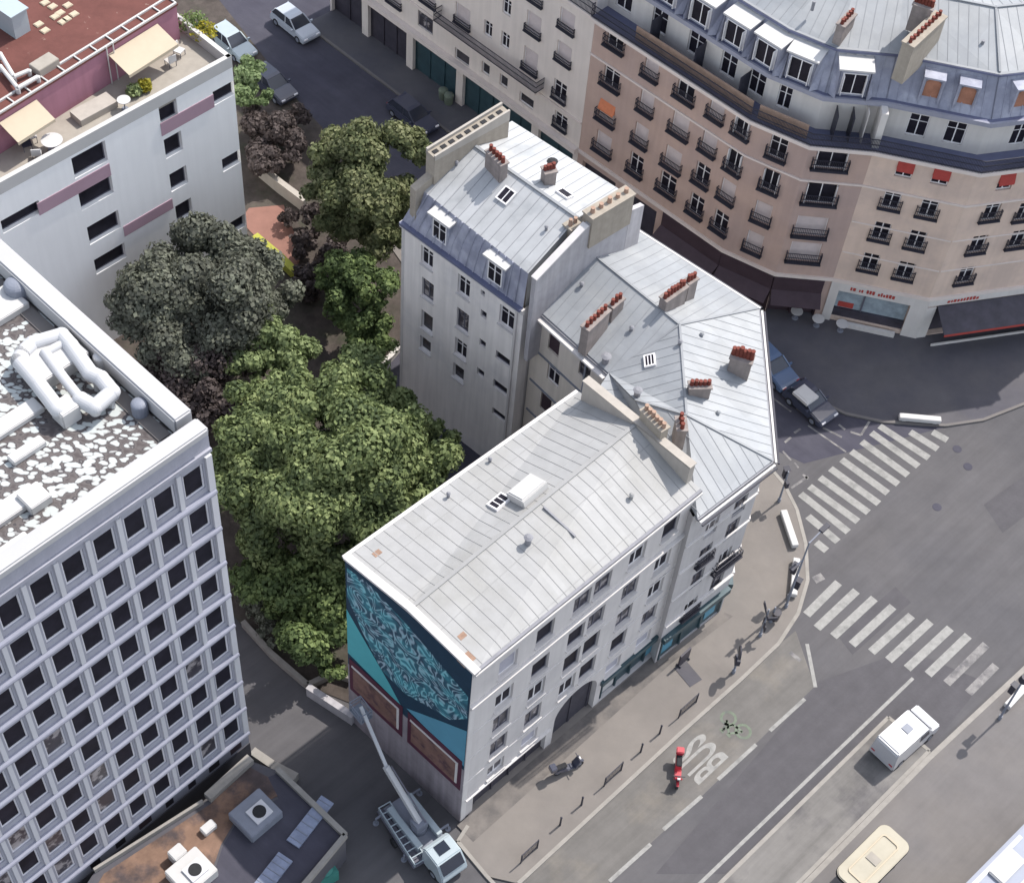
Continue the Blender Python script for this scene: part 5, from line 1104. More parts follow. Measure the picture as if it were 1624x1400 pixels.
def leaf_mesh(name, P, rn, sz, m, out=None):
    n = len(P); a = rn.normal(size=(n, 3)); 
    if out is not None: a = a * .5 + out * 1.15
    a /= np.linalg.norm(a, axis=1)[:, None]; b = rn.normal(size=(n, 3)); u = np.cross(a, b); u /= np.linalg.norm(u, axis=1)[:, None]; v = np.cross(a, u)
    s = sz * rn.uniform(.6, 1.5, n)[:, None]; u = u * s; v = v * s * rn.uniform(.5, .9, n)[:, None]
    co = np.stack([P - u, P + v, P + u, P - v], 1).reshape(-1, 3)
    me = bpy.data.meshes.new(name); me.vertices.add(4 * n); me.vertices.foreach_set('co', co.ravel())
    me.loops.add(4 * n); me.loops.foreach_set('vertex_index', np.arange(4 * n)); me.polygons.add(n); me.polygons.foreach_set('loop_start', np.arange(0, 4 * n, 4)); me.polygons.foreach_set('loop_total', np.full(n, 4)); me.materials.append(m); me.update(calc_edges=True); return me
def tree(base, lobes, leaf, label, sz=.135, dens=95, group='trees and bushes of the garden', cat='tree', name='leafy_tree', limbs=True, parent=None):
    """lobes = list of (world centre, radius); crown of leaf clumps on uneven lobes, trunk with limbs to each lobe"""
    t = empty(name, V(*base[:2], .05), label, cat, group); rn = np.random.default_rng(int(abs(base[0] * 91 + base[1] * 57)) % 99991)
    PP = []; OO = []
    for c, r in lobes:
        c = np.array(c); nsub = int(7 + r * r * 2.2)
        for _ in range(nsub):
            d = rn.normal(size=3); d[2] = d[2] * .8 + .25; d /= np.linalg.norm(d); cr = r * rn.uniform(.30, .52); cc = c + d * r * rn.uniform(.45, .92) * np.array([1, 1, .85])
            n = int(dens * cr * cr * 7); q = rn.normal(size=(n, 3)); q[:, 2] = q[:, 2] * .9 + .12; q /= np.linalg.norm(q, axis=1)[:, None]
            p = cc + q * cr * rn.uniform(.55, 1.08, n)[:, None] * np.array([1, 1, .8]); PP.append(p); OO.append(q)
    P = np.concatenate(PP); O = np.concatenate(OO); P[:, 2] = np.maximum(P[:, 2], .25)
    P -= np.array(t.location); link('crown', leaf_mesh('crown', P, rn, sz, M[leaf], O), t)
    mb = MB(); zt = max(.8, min(c[2] - r * .3 for c, r in lobes)); top = sum((Vector(c) for c, r in lobes), Vector()) / len(lobes); tr = .12 + .035 * sum(r for c, r in lobes) / 2
    b0_ = V(base[0], base[1], .05); m_ = b0_.lerp(top, .45); m_[2] = zt * .8
    mb.cyl(b0_, m_, tr, tr * .7, 9)
    if limbs:
        for c, r in lobes:
            c = Vector(c); k_ = m_.lerp(c, .5) + V(random.uniform(-.3, .3), random.uniform(-.3, .3), .3); mb.cyl(m_ - UP * .1, k_, tr * .5, tr * .3, 6); mb.cyl(k_, c, tr * .3, tr * .12, 6)
            for _ in range(3): e = c + V(random.uniform(-1, 1), random.uniform(-1, 1), random.uniform(0, .8)) * r * .7; mb.cyl(k_.lerp(c, .6), e, tr * .16, .02, 5)
    else: mb.cyl(m_, top, tr * .6, tr * .2, 6)
    link('trunk', mb.build('trunk', M['bark'], t, loc=None, data_only=True), t)
    me = t.children[-1].data
    for v in me.vertices: v.co = v.co - t.location
    return t
def TR(L, leaf, label, **k_):
    lob = [(tuple(G(x, y, z)), r) for x, y, z, r in L]; b = sum((Vector(c) for c, r in lob), Vector()) / len(lob); return tree((b[0], b[1]), lob, leaf, label, **k_)
TR([(410,690,7.5,2.4),(385,765,6.5,2.4),(480,650,8.5,2.6),(565,610,9,2.2),(560,710,9.5,3.0),(630,660,8.5,2.1),(655,730,8.5,2.3),(600,790,8,2.6),(500,770,8.5,3.0),(425,835,5.5,2.3),(530,850,6,2.2),(470,740,8.5,2.4),(400,640,7,1.6),(700,700,7,1.2)], 'leaf_green', 'widest bright green tree behind the mural house, its crown beside the white office block', dens=85)
TR([(430,915,3.5,2.0),(500,930,4,2.3),(500,1010,3,1.9),(545,985,2.6,1.3),(460,985,2.4,1.5),(520,1060,1.8,1.0)], 'leaf_dark', 'low dark green tree by the foot of the mural wall', dens=70)
TR([(330,410,8.0,2.6),(265,455,8,2.6),(395,425,7,2.2),(345,480,8,2.8),(245,520,6.5,2.4),(210,490,7,1.8),(420,470,6,1.9),(300,545,6,2.3)], 'leaf_grey', 'wide grey brown tree in front of the white block with mauve bands', dens=80)
TR([(320,605,5,2.1),(370,560,5,2.1),(350,650,4.5,1.7),(300,640,4,1.6),(410,545,4,1.5),(270,580,5,1.8)], 'leaf_brown', 'dull dark tree low between the office block parapet and the bright green tree', dens=75)
TR([(425,540,6,1.9),(460,560,5.5,1.6),(395,575,5.5,1.5),(445,600,5,1.4),(430,510,6,1.2)], 'leaf_soft', 'small round soft green tree at the edge of the grey brown one', dens=85)
TR([(545,250,8.5,1.9),(600,235,9.5,2.1),(650,235,9,1.5),(520,295,7,1.6),(575,310,8,2.3),(630,320,6.5,1.9),(610,370,5,1.9),(545,350,5,1.6)], 'leaf_olive', 'tall olive green tree reaching over the street beside the chimney wall', dens=80)
TR([(560,425,5.5,1.6),(595,455,5,1.5),(545,480,4,1.5),(590,520,3,1.4),(520,440,4.5,1.0),(555,530,2.5,1.3),(600,550,2.5,1.0)], 'leaf_dark', 'narrow dark green tree close to the grey wall of the mansard house', dens=80)
TR([(590,545,2.0,.9),(575,520,2.5,.8)], 'leaf_soft', 'small pale green bush at the corner of the mansard house wall', cat='bush', name='bush', dens=110, sz=.13)
TR([(430,215,1.9,1.9),(455,185,1.9,1.3),(420,260,1.7,1.4),(465,240,1.6,1.2),(400,190,1.8,1.2)], 'leaf_brown', 'brown leaved hedge bush between the street and the white block', cat='bush', name='bush', dens=110, sz=.14)
TR([(390,110,4.2,1.15),(405,135,3.8,1.15),(385,150,3.8,1.0),(415,155,3.2,.8)], 'leaf_pale', 'small pale green street tree at the corner of the white block', dens=130, sz=.13)
TR([(480,385,1.2,1.1),(500,350,1.4,1.1),(520,400,1.2,1.2),(490,450,1.2,1.3),(460,345,.9,.7)], 'leaf_brown', 'dark shrub beside the yellow wall of the red terrace', cat='bush', name='bush', dens=90, sz=.14)
TR([(400,935,1.2,1.0),(430,1000,1.2,1.0),(410,970,1.0,.8)], 'leaf_grey', 'grey leafless looking shrub beside the foot of the office block', cat='bush', name='bush', dens=60, sz=.12)
# garden walls
def lowwall(name, pts, w, h, m, label, cat, z=0.05, round_=False):
    t = MB(); P_ = [G(x, y, z + h) for x, y in pts]
    for a, b in zip(P_, P_[1:]): wallslab(t, V(*a[:2]), V(*b[:2]), w, z, z + h, z + h)
    o = t.build(name, M[m]); 
    cp = MB()
    for a, b in zip(P_, P_[1:]): wallslab(cp, V(*a[:2]), V(*b[:2]), w + .08, z + h + .002, z + h + .06, z + h + .06)
    cp.build('coping', M[m], o); 
    me = o.children[0]; return tag(o, label, cat)
lowwall('boundary_wall', [(398,250),(440,285),(484,318)], .35, 1.1, 'party_cream', 'pale stone boundary wall between the hedge and the red terrace', 'wall')
lowwall('garden_wall', [(404,373),(445,407),(470,432)], .45, .7, 'yellow', 'bright yellow low wall edging the red terrace', 'wall')
lowwall('garden_wall', [(596,580),(618,566),(634,548)], .25, .5, 'white_wall', 'short white garden wall at the corner of the mansard house', 'wall')
lowwall('garden_wall', [(385,985),(430,1035),(488,1085),(530,1065),(560,1075)], .22, .5, 'kerb', 'thin grey wall between the planted garden and the side yard', 'wall')
lowwall('garden_wall', [(488,1088),(560,1135)], .3, .9, 'party', 'dirty grey wall stub meeting the lower corner of the mural wall', 'wall')
lowwall('ramp_wall', [(400,1190),(432,1212),(470,1232)], .4, .6, 'kerb', 'cream ramp wall at the foot of the office block beside the flat roofed annexe', 'wall')
# terrace things
gz = 16.76
for i, (px, py, c_, leaf, lab) in enumerate([(322,50,(.9,.9),'leaf_yellow','yellow flowering shrub at the outer corner of the roof terrace'), (305,38,(1.0,1.1),'leaf_dark','dark green shrub next to the yellow one on the roof terrace'), (228,132,(.5,.6),'leaf_yellow','small yellowish plant by the parapet under the large awning'), (212,140,(.5,.6),'leaf_soft','small green plant by the parapet under the large awning')]):
    q = G(px, py, gz + .5); plant_clump('potted_shrub', (q[0], q[1], gz), c_[0], c_[1], leaf, lab, n=420, sz=.1)
def table(px, py, z, r, label, group=None, m='white_obj', h=.72):
    q = G(px, py, z + h); t = empty('round_table', V(q[0], q[1], z), label, 'table', group); mb = MB(); mb.cyl((0,0,h-.04),(0,0,h),r,r,20); link('table_top', mb.build('table_top', M[m], data_only=True), t)
    mb = MB(); mb.cyl((0,0,0),(0,0,h-.04),.04,.04,8); mb.cyl((0,0,0),(0,0,.03),r*.55,r*.5,14); link('pedestal', mb.build('pedestal', M['metal_grey'], data_only=True), t); return t
def lounge_chair(px, py, z, rz, label, m='white_obj', group='chairs on the roof terrace'):
    q = G(px, py, z + .4); t = empty('terrace_chair', V(q[0], q[1], z), label, 'chair', group, rz)
    for nm, b in (('seat', (-.27,.27,-.27,.27,.38,.44)), ('backrest', (-.27,.27,.22,.28,.44,.9))): mb = MB(); mb.lbox(*b); link(nm, mb.build(nm, M[m], data_only=True), t)
    for sx in (-.24,.24):
        for sy in (-.24,.24): mb = MB(); mb.box((sx, sy, 0), .035, .035, .38); link('leg', mb.build('leg', M['frame_dark'], data_only=True), t)
table(82, 222, gz, .62, 'large round white table on the roof terrace near the smaller awning'); table(196, 158, gz, .4, 'small round white table beside the parapet halfway along the roof terrace')
lounge_chair(42, 228, gz, .5, 'dark terrace chair beneath the smaller awning', 'iron'); lounge_chair(58, 243, gz, 3.4, 'white terrace chair by the parapet below the smaller awning'); lounge_chair(50, 215, gz, 2.0, 'white terrace chair tucked beside the penthouse wall'); lounge_chair(284, 80, gz, 1.2, 'white terrace chair beyond the large awning'); lounge_chair(270, 96, gz, 4.0, 'white terrace chair in front of the large awning')
q = G(135, 190, gz); q2 = G(125, 215, gz)
mb = MB(); mb.box((0,0,0), 2.6, 1.1, .45); o = mb.build('planter_box', M['party_cream']); o.location = V(*G(150, 178, gz)[:2], gz); o.rotation_euler = (0,0,frG.a); tag(o, 'long cream planter chest against the parapet of the roof terrace', 'planter')
mb = MB(); mb.box((0,0,0), 1.1, 2.2, 1.6); o = mb.build('plant_room', M['white_obj']); o.location = V(*G(18, 45, zP)[:2], zP + .12); o.rotation_euler = (0,0,frP.a); tag(o, 'pale blue grey plant cabin on the brown flat roof', 'roof cabin'); o.data.materials[0] = M['car_pale']
mb = MB(); mb.box((0,0,1.6), 1.3, 2.4, .08); link('lid', mb.build('lid', M['car_pale'], data_only=True), o)
for i, (px, py) in enumerate([(72,8),(84,14),(96,24),(108,12),(118,26),(100,38),(88,30),(72,52),(62,42),(106,34)]):
    q = G(px, py, zP); mb = MB(); mb.box((0,0,0), .5, .42, .06); mb.box((0,0,.06), .42, .34, .03); o = mb.build('roof_slab', M['cream_cloth']); o.location = V(q[0], q[1], zP + .12); o.rotation_euler = (0,0,frP.a + random.uniform(-.06,.06)); tag(o, 'loose cream paving slab lying on the brown flat roof', 'slab', 'loose slabs on the brown roof')
mb = MB()
for pts in ([(0,85),(22,122),(46,112)], [(0,105),(28,140),(60,122)]):
    P_ = [G(x, y, zP + .5) for x, y in pts]
    for a, b in zip(P_, P_[1:]): mb.cyl(a, b, .13, .13, 10)
    for a in P_: mb.cyl(V(a[0], a[1], zP + .1), a, .13, .15, 8)
o = mb.build('roof_pipe', M['white_obj'], rG)
q = G(70, 100, zP + .5); mb = MB(); mb.box((q[0], q[1], zP + .12), 1.5, .9, .5, frP.a); mb.build('roof_hatch', M['terrace'], rG, bevel=.03)
# flat roofed annexe below the tower
LZ = 3.0; L_px = [(398,1206),(440,1222),(548,1326),(470,1420),(380,1520),(60,1520),(150,1382),(330,1268)]
LP_ = [V(*G(x, y, LZ)[:2]) for x, y in L_px]
rL = empty('flat_annexe', V(*G(330, 1330, 0)[:2], 0), 'low flat roofed annexe with an orange brown roof deck next to the office block', 'building')
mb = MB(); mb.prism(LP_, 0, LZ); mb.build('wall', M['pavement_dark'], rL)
def inner_poly(pts, z, h, m, name): mb = MB(); mb.prism([V(*G(x, y, z)[:2]) for x, y in pts], z, z + h); return mb.build(name, M[m], rL)
inner_poly([(392,1214),(425,1232),(440,1262),(378,1292),(350,1340),(330,1400),(300,1510),(90,1510),(165,1385),(335,1274)], LZ, .03, 'terrace_brown', 'roof_deck')
inner_poly([(425,1232),(440,1226),(540,1326),(465,1412),(380,1500),(304,1500),(334,1400),(354,1340),(380,1296),(442,1266)], LZ, .02, 'asphalt_dark', 'roof_membrane')
mb = MB()
for a, b in zip(LP_[1:3], LP_[2:4]): wallslab(mb, a, b, .28, LZ, LZ + .3, LZ + .3)
wallslab(mb, LP_[7], LP_[0], .5, LZ, LZ + .45, LZ + .45); wallslab(mb, LP_[6], LP_[7] - (LP_[7] - LP_[6]).normalized() * .3, .15, LZ, LZ + .35, LZ + .35)
mb.build('parapet', M['kerb'], rL)
def acbox(px, py, sx, sy, h, m, label, fan=True, rz=50.5, z=LZ):
    q = G(px, py, z + h); o = empty('ventilation_unit', V(q[0], q[1], z), label, 'ventilation unit', None, math.radians(rz))
    mb = MB(); mb.box((0,0,.02), sx, sy, h); link('housing', mb.build('housing', M[m], bevel=.05, data_only=True), o)
    if fan:
        mb = MB(); mb.box((.15,-.15,h+.021), sx*.5, sy*.5, .12); fb = link('fan_frame', mb.build('fan_frame', M['white_tower'], data_only=True), o)
        mb = MB(); mb.cyl((.15,-.15,h+.14), (.15,-.15,h+.17), min(sx,sy)*.19, min(sx,sy)*.19, 18); link('fan', mb.build('fan', M['rubber'], data_only=True), fb)
acbox(405, 1288, 2.1, 1.9, .7, 'metal_grey', 'grey square ventilation unit with a round black fan on the annexe roof')
acbox(303, 1380, 2.0, 1.8, .8, 'white_obj', 'large white ventilation unit near the lower edge of the annexe roof')
acbox(281, 1350, .8, .7, .8, 'white_obj', 'small white cabinet touching the large white ventilation unit', False)
acbox(330, 1310, .8, .5, .4, 'white_obj', 'tiny white box alone in the middle of the orange roof deck', False)
for i, (px, py, l, w, lab) in enumerate([(492,1300,3.0,.8,'long blue grey glass panel along the outer side of the annexe roof'), (430,1385,2.4,.9,'blue grey glass panel near the lower edge of the annexe roof')]):
    q = G(px, py, LZ + .3); mb = MB(); mb.box((0,0,0), l, w, .12); o = mb.build('roof_light', M['blue_panel']); o.location = V(q[0], q[1], LZ + .05); o.rotation_euler = (0,0,math.radians(62)); tag(o, lab, 'roof light')
    mb = MB()
    for k_ in range(6): mb.box((-l/2 + l*(k_+.5)/6, 0, .12), .04, w, .03)
    link('glazing_bar', mb.build('glazing_bar', M['metal_grey'], data_only=True), o)
q = G(515, 1368, 2.0); mb = MB(); mb.box((0,0,0), 1.1, .9, 1.1); mb.dome((0,0,1.1), .4, .2); o = mb.build('waste_container', M['teal_spot']); o.location = V(q[0], q[1], 0); o.rotation_euler = (0,0,.7); tag(o, 'dark teal waste container behind the annexe wall', 'container')

# ------------------------------------------------------------------ vehicles
def loft(mb, prof, hw, m=0, inset=0.0):
    """side profile (x,z) swept across the width; roof part drawn in by inset"""
    zmin = min(z for x, z in prof); zmax = max(z for x, z in prof)
    f_ = lambda z: hw - inset * max(0, (z - zmin) / (zmax - zmin))
    mb.hexa([V(x, -f_(z), z) for x, z in prof], [V(x, f_(z), z) for x, z in prof], m)
def car(px, py, heading, paint, label, L=4.2, W=1.76, Ht=1.45, kind='hatch', group='cars in the streets', z=.0, cat='car'):
    q = G(px, py, z + .9); t = empty('parked_car' if kind != 'van' else 'delivery_van', V(q[0], q[1], z), label, cat, group, math.radians(heading)); h = L / 2
    if kind == 'van':
        body = [(-h,.3),(h-.15,.3),(h,.55),(h-.05,.95),(h-.75,1.15),(h-1.35,Ht-.1),(h-1.6,Ht),(-h+.1,Ht),(-h,Ht-.15)]
        mb = MB(); loft(mb, body, W/2, inset=.12); link('body', mb.build('body', M[paint], bevel=.07, data_only=True), t)
        g = MB(); g.hexa([V(h-.78,-W/2+.16,1.17),V(h-1.34,-W/2+.2,Ht-.14),V(h-1.3,-W/2+.2,Ht-.1),V(h-.7,-W/2+.16,1.17)], [V(h-.78,W/2-.16,1.17),V(h-1.34,W/2-.2,Ht-.14),V(h-1.3,W/2-.2,Ht-.1),V(h-.7,W/2-.16,1.17)]); link('windscreen', g.build('windscreen', M['glass'], data_only=True), t)
        for sg in (-1, 1): g = MB(); g.hexa([V(h-1.95, sg*(W/2-.075), 1.15), V(h-1.1, sg*(W/2-.075), 1.15), V(h-1.35, sg*(W/2-.10), Ht-.3), V(h-1.95, sg*(W/2-.10), Ht-.3)], [V(h-1.95, sg*(W/2-.04), 1.15), V(h-1.1, sg*(W/2-.04), 1.15), V(h-1.35, sg*(W/2-.07), Ht-.3), V(h-1.95, sg*(W/2-.07), Ht-.3)]); link('side_window', g.build('side_window', M['glass'], data_only=True), t)
        g = MB(); g.box((h-2.4,0,Ht), .5, .5, .05); link('roof_vent', g.build('roof_vent', M['metal_grey'], data_only=True), t)
    else:
        body = [(-h,.28),(h-.1,.25),(h,.45),(h-.02,.62),(h-.25,.74),(h-1.05,.90),(-h+.25,.95),(-h+.02,.8)]
        mb = MB(); loft(mb, body, W/2, inset=.06); link('body', mb.build('body', M[paint], bevel=.06, data_only=True), t)
        cab = [(h-1.15,.89),(h-1.85,Ht-.06),(h-2.2,Ht),(-h+.75,Ht-.03),(-h+.5,Ht-.1),(-h+.15,.93)]
        mb = MB(); loft(mb, cab, W/2-.08, inset=.16); link('window_glass', mb.build('window_glass', M['glass'], bevel=.03, data_only=True), t)
        rf = [(h-1.9,Ht-.03),(h-2.2,Ht+.02),(-h+.75,Ht),(-h+.5,Ht-.07)]
        mb = MB(); mb.hexa([V(x, -W/2+.25, z_) for x, z_ in rf] , [V(x, W/2-.25, z_) for x, z_ in rf]); 
        for sg in (-1, 1):
            mb.bar((h-1.15, sg*(W/2-.1), .92), (h-1.88, sg*(W/2-.24), Ht-.02), .08, .05); mb.bar((-h+.18, sg*(W/2-.1), .95), (-h+.5, sg*(W/2-.24), Ht-.05), .12, .06); mb.bar((h-2.35, sg*(W/2-.09), .93), (h-2.45, sg*(W/2-.235), Ht-.02), .06, .05)
        link('roof', mb.build('roof', M[paint], data_only=True), t)
        for sg in (-1, 1): mb = MB(); mb.box((h-1.3, sg*(W/2+.08), .88), .12, .2, .14); link('wing_mirror', mb.build('wing_mirror', M[paint], data_only=True), t)
    for sg in (-1, 1):
        mb = MB(); mb.box((h-.1, sg*(W/2-.3), .55), .16, .32, .12); link('headlight', mb.build('headlight', M['frame_white'], data_only=True), t)
        mb = MB(); mb.box((-h+.04, sg*(W/2-.25), .65), .1, .25, .14); link('tail_light', mb.build('tail_light', M['car_red'], data_only=True), t)
        for x in (h-.8, -h+.75):
            mb = MB(); mb.cyl((x, sg*(W/2-.2), .31), (x, sg*(W/2+.01), .31), .31, .31, 18); w_ = link('wheel', mb.build('wheel', M['rubber'], data_only=True), t)
            mb = MB(); mb.cyl((x, sg*(W/2+.011), .31), (x, sg*(W/2+.02), .31), .19, .17, 12); link('rim', mb.build('rim', M['metal_grey'], data_only=True), w_)
    return t
car(468, 33, -42, 'car_silver', 'silver hatchback driving in the middle of the dark street')
car(368, 62, -42, 'car_pale', 'car with a pale roof parked at the corner of the white block')
car(432, 128, -42, 'car_dark', 'dark car parked by the kerb next to the pale green street tree')
car(655, 178, -42, 'car_dark', 'dark blue black car in the street across from the teal shop bays')
car(1224, 574, -50, 'car_blue', 'blue car half hidden behind the corner house roof')
car(1287, 634, -45, 'car_dark', 'small dark car with a pale load on its roof waiting before the crossing', L=3.6)
q = G(1277, 628, 1.5); mb = MB(); mb.box((0,0,0), 1.3, 1.1, .22); mb.box((0,0,.22), 1.0, .8, .03); o = mb.build('roof_box', M['white_obj']); o.location = (q[0], q[1], 1.48); o.rotation_euler = (0,0,math.radians(-45)); tag(o, 'pale square box carried on the roof of the small dark car', 'box')
car(1437, 1165, 46, 'car_white', 'white delivery van at the end of the concrete median', L=4.1, W=1.8, Ht=2.1, kind='van', group=None, cat='van')
# lift truck in front of the mural
def lift_truck():
    q = G(692, 1338, 1.6); t = empty('lift_truck', V(q[0], q[1], 0), 'white boom lift truck parked below the mural with its grey boom raised', 'truck', None, math.radians(-47))
    def part(nm, fn, m, bevel=0, par=None): mb = MB(); fn(mb); return link(nm, mb.build(nm, M[m], bevel=bevel, data_only=True), par or t)
    part('cab', lambda b: (loft(b, [(-.2,.5),(1.9,.5),(2.0,.9),(1.8,1.5),(1.3,2.25),(.1,2.3),(-.2,2.1)], 1.0, inset=.08)), 'car_pale', .07)
    part('windscreen', lambda b: b.hexa([V(1.83,-.8,1.5),V(1.36,-.78,2.2),V(1.4,-.78,2.22),V(1.88,-.8,1.52)], [V(1.83,.8,1.5),V(1.36,.78,2.2),V(1.4,.78,2.22),V(1.88,.8,1.52)]), 'glass')
    part('roof_hatch', lambda b: b.box((.55,0,2.28), .7, .8, .06), 'glass')
    part('chassis', lambda b: (b.lbox(-4.2,1.6,-.45,.45,.45,.75), b.lbox(-4.2,-.3,-.98,.98,.75,.9)), 'metal_grey')
    part('side_locker', lambda b: (b.lbox(-3.9,-.6,.55,.95,.9,1.35), b.lbox(-3.9,-.6,-.95,-.55,.9,1.35)), 'car_pale', .03)
    for x in (1.0, -2.6, -3.5):
        for sg in (-1, 1): w_ = part('wheel', lambda b: b.cyl((x, sg*.7, .42), (x, sg*1.0, .42), .42, .42, 18), 'rubber'); part('rim', lambda b: b.cyl((x, sg*1.001, .42), (x, sg*1.02, .42), .22, .2, 12), 'metal_grey', par=w_)
    for x in (-1.0, -4.0):
        for sg in (-1, 1): part('outrigger', lambda b: (b.bar((x, sg*.9, .7), (x, sg*1.7, .65), .12), b.cyl((x, sg*1.7, .05), (x, sg*1.7, .7), .06, .06, 8), b.cyl((x, sg*1.7, 0), (x, sg*1.7, .06), .2, .2, 10)), 'metal_grey')
    part('turntable', lambda b: (b.cyl((-1.8,0,.9), (-1.8,0,1.3), .55, .5, 16), b.box((-1.8,0,1.3), .8, .8, .7)), 'metal_grey')
    R_ = Matrix.Rotation(-math.radians(-47), 3, 'Z'); loc = Vector(t.location)
    def loc_(px, py, z): return (R_ @ (G(px, py, z) - loc)) / .86
    a = V(-1.8, 0, 1.9); b_ = loc_(612, 1215, 5.2); c_ = loc_(572, 1120, 7.2)
    part('boom', lambda b: (b.bar(a, b_, .34, .3)), 'duct'); part('telescope', lambda b: b.bar(b_ - (b_ - a).normalized() * .2, c_, .2, .2), 'duct'); part('hose', lambda b: b.bar(a + V(.3,.3,.1), b_ + V(.2,.25,.1), .07), 'frame_dark')
    bk_ = part('basket', lambda b: [b.bar(c_ + V(x0,y0,z0), c_ + V(x1,y1,z1), .05) for z0 in (-.9, -.4, 0) for z1 in (z0,) for x0,y0,x1,y1 in ((-.6,-.4,.6,-.4),(.6,-.4,.6,.4),(.6,.4,-.6,.4),(-.6,.4,-.6,-.4))] + [b.bar(c_ + V(x,y,-.95), c_ + V(x,y,0), .05) for x in (-.6,.6) for y in (-.4,.4)] + [b.lbox(c_[0]-.6, c_[0]+.6, c_[1]-.4, c_[1]+.4, c_[2]-.98, c_[2]-.92)], 'metal_grey')
    t.scale = (.86,) * 3; return t
lift_truck()
def trailer():
    q = G(638, 1322, .8); t = empty('flat_trailer', V(q[0], q[1], 0), 'narrow trailer with a pale blue ladder rack next to the lift truck', 'trailer', None, math.radians(-52))
    mb = MB(); mb.lbox(-1.9,1.9,-.45,.45,.5,.62); link('bed', mb.build('bed', M['frame_dark'], data_only=True), t)
    mb = MB(); mb.lbox(-1.9,1.9,.32,.38,.62,1.0); mb.lbox(-1.9,1.9,-.38,-.32,.62,1.0); [mb.lbox(-1.9+i*.42,-1.85+i*.42,-.32,.32,.95,1.0) for i in range(10)]; link('ladder_rack', mb.build('ladder_rack', M['car_pale'], data_only=True), t)
    for sg in (-1,1): mb = MB(); mb.cyl((0,sg*.47,.28),(0,sg*.62,.28),.28,.28,16); link('wheel', mb.build('wheel', M['rubber'], data_only=True), t)
trailer()
def two_wheeler(px, py, rz, paint, label, name='motor_scooter', z=0.0):
    q = G(px, py, z + .6); t = empty(name, V(q[0], q[1], z), label, 'scooter', None, math.radians(rz))
    def part(nm, fn, m, bevel=0, par=None): mb = MB(); fn(mb); return link(nm, mb.build(nm, M[m], bevel=bevel, data_only=True), par or t)
    for x in (.68, -.62): w_ = part('wheel', lambda b: b.cyl((x,-.06,.26),(x,.06,.26),.26,.26,16), 'rubber'); part('rim', lambda b: b.cyl((x,-.065,.26),(x,.065,.26),.14,.14,10), 'metal_grey', par=w_)
    part('body', lambda b: (loft(b, [(-.95,.5),(-.2,.32),(.3,.3),(.3,.4),(-.1,.42),(-.25,.75),(-.95,.78)], .2, inset=.03)), paint, .04)
    part('front_shield', lambda b: b.hexa([V(.3,-.24,.35),V(.62,-.2,.98),V(.68,-.2,.95),V(.45,-.24,.35)], [V(.3,.24,.35),V(.62,.2,.98),V(.68,.2,.95),V(.45,.24,.35)]), paint)
    part('mudguard', lambda b: b.box((.68,0,.5), .5, .16, .06), paint, .02)
    part('seat', lambda b: b.lbox(-.9,-.15,-.16,.16,.78,.88), 'rubber', .04); part('luggage_box', lambda b: b.lbox(-1.2,-.82,-.22,.22,.85,1.2), paint, .04)
    part('handlebar', lambda b: (b.bar((.55,-.34,1.05),(.55,.34,1.05),.04), b.bar((.55,0,1.05),(.66,0,.4),.06)), 'iron'); part('headlight', lambda b: b.box((.66,0,.88), .08,.16,.12), 'frame_white')
    return t
two_wheeler(1076, 1222, -91, 'car_red', 'red motor scooter on the bus lane beside the painted word')
two_wheeler(902, 1213, 30, 'car_dark', 'black scooter standing on the pavement outside the arched gateway', z=.12)

# kiosk with a rounded cream roof, coach at the corner of the square
def kiosk():
    c = G(1385, 1362, 2.7); t = empty('bus_shelter', V(c[0], c[1], .12), 'bus shelter with a rounded cream roof and a sunken panel on the far pavement', 'shelter', None, math.radians(48))
    def rr_(l, w, r, n=6): return [V(sx*(l/2-r)+r*math.cos(a), sy*(w/2-r)+r*math.sin(a)) for sx, sy, a0 in ((1,1,0),(-1,1,90),(-1,-1,180),(1,-1,270)) for a in [math.radians(a0+90*i/n) for i in range(n+1)]]
    mb = MB(); mb.prism(rr_(4.3,2.0,.5), 2.35, 2.5); link('roof_edge', mb.build('roof_edge', M['rubber'], data_only=True), t)
    mb = MB(); mb.prism(rr_(4.25,1.95,.48), 2.502, 2.62); link('roof', mb.build('roof', M['car_cream'], bevel=.05, data_only=True), t)
    mb = MB()
    a = rr_(3.1,1.1,.2); b = rr_(2.96,.96,.16)
    mb.hexa(a, [p + UP*.0 for p in a]) if False else None
    for i in range(len(a)): j = (i+1) % len(a); mb.hexa([V(*a[i][:2],2.621),V(*a[j][:2],2.621),V(*b[j][:2],2.621),V(*b[i][:2],2.621)], [V(*a[i][:2],2.68),V(*a[j][:2],2.68),V(*b[j][:2],2.68),V(*b[i][:2],2.68)])
    link('roof_rim', mb.build('roof_rim', M['cream_cloth'], data_only=True), t)
    mb = MB(); mb.lbox(-.25,.25,-.35,.35,2.621,2.67); link('roof_panel', mb.build('roof_panel', M['terrace'], data_only=True), t)
    for x in (-1.8, -.6, .6, 1.8): mb = MB(); mb.box((x, -.75, 0), .08, .08, 2.35); link('post', mb.build('post', M['iron'], data_only=True), t)
    mb = MB(); mb.lbox(-1.76,1.76,-.77,-.74,.3,2.2); link('glass_wall', mb.build('glass_wall', M['glass'], data_only=True), t)
    mb = MB(); mb.lbox(-1.2,1.2,-.6,-.25,.42,.47); mb.box((-.9,-.4,0),.06,.06,.42); mb.box((.9,-.4,0),.06,.06,.42); link('bench', mb.build('bench', M['metal_grey'], data_only=True), t)
kiosk()
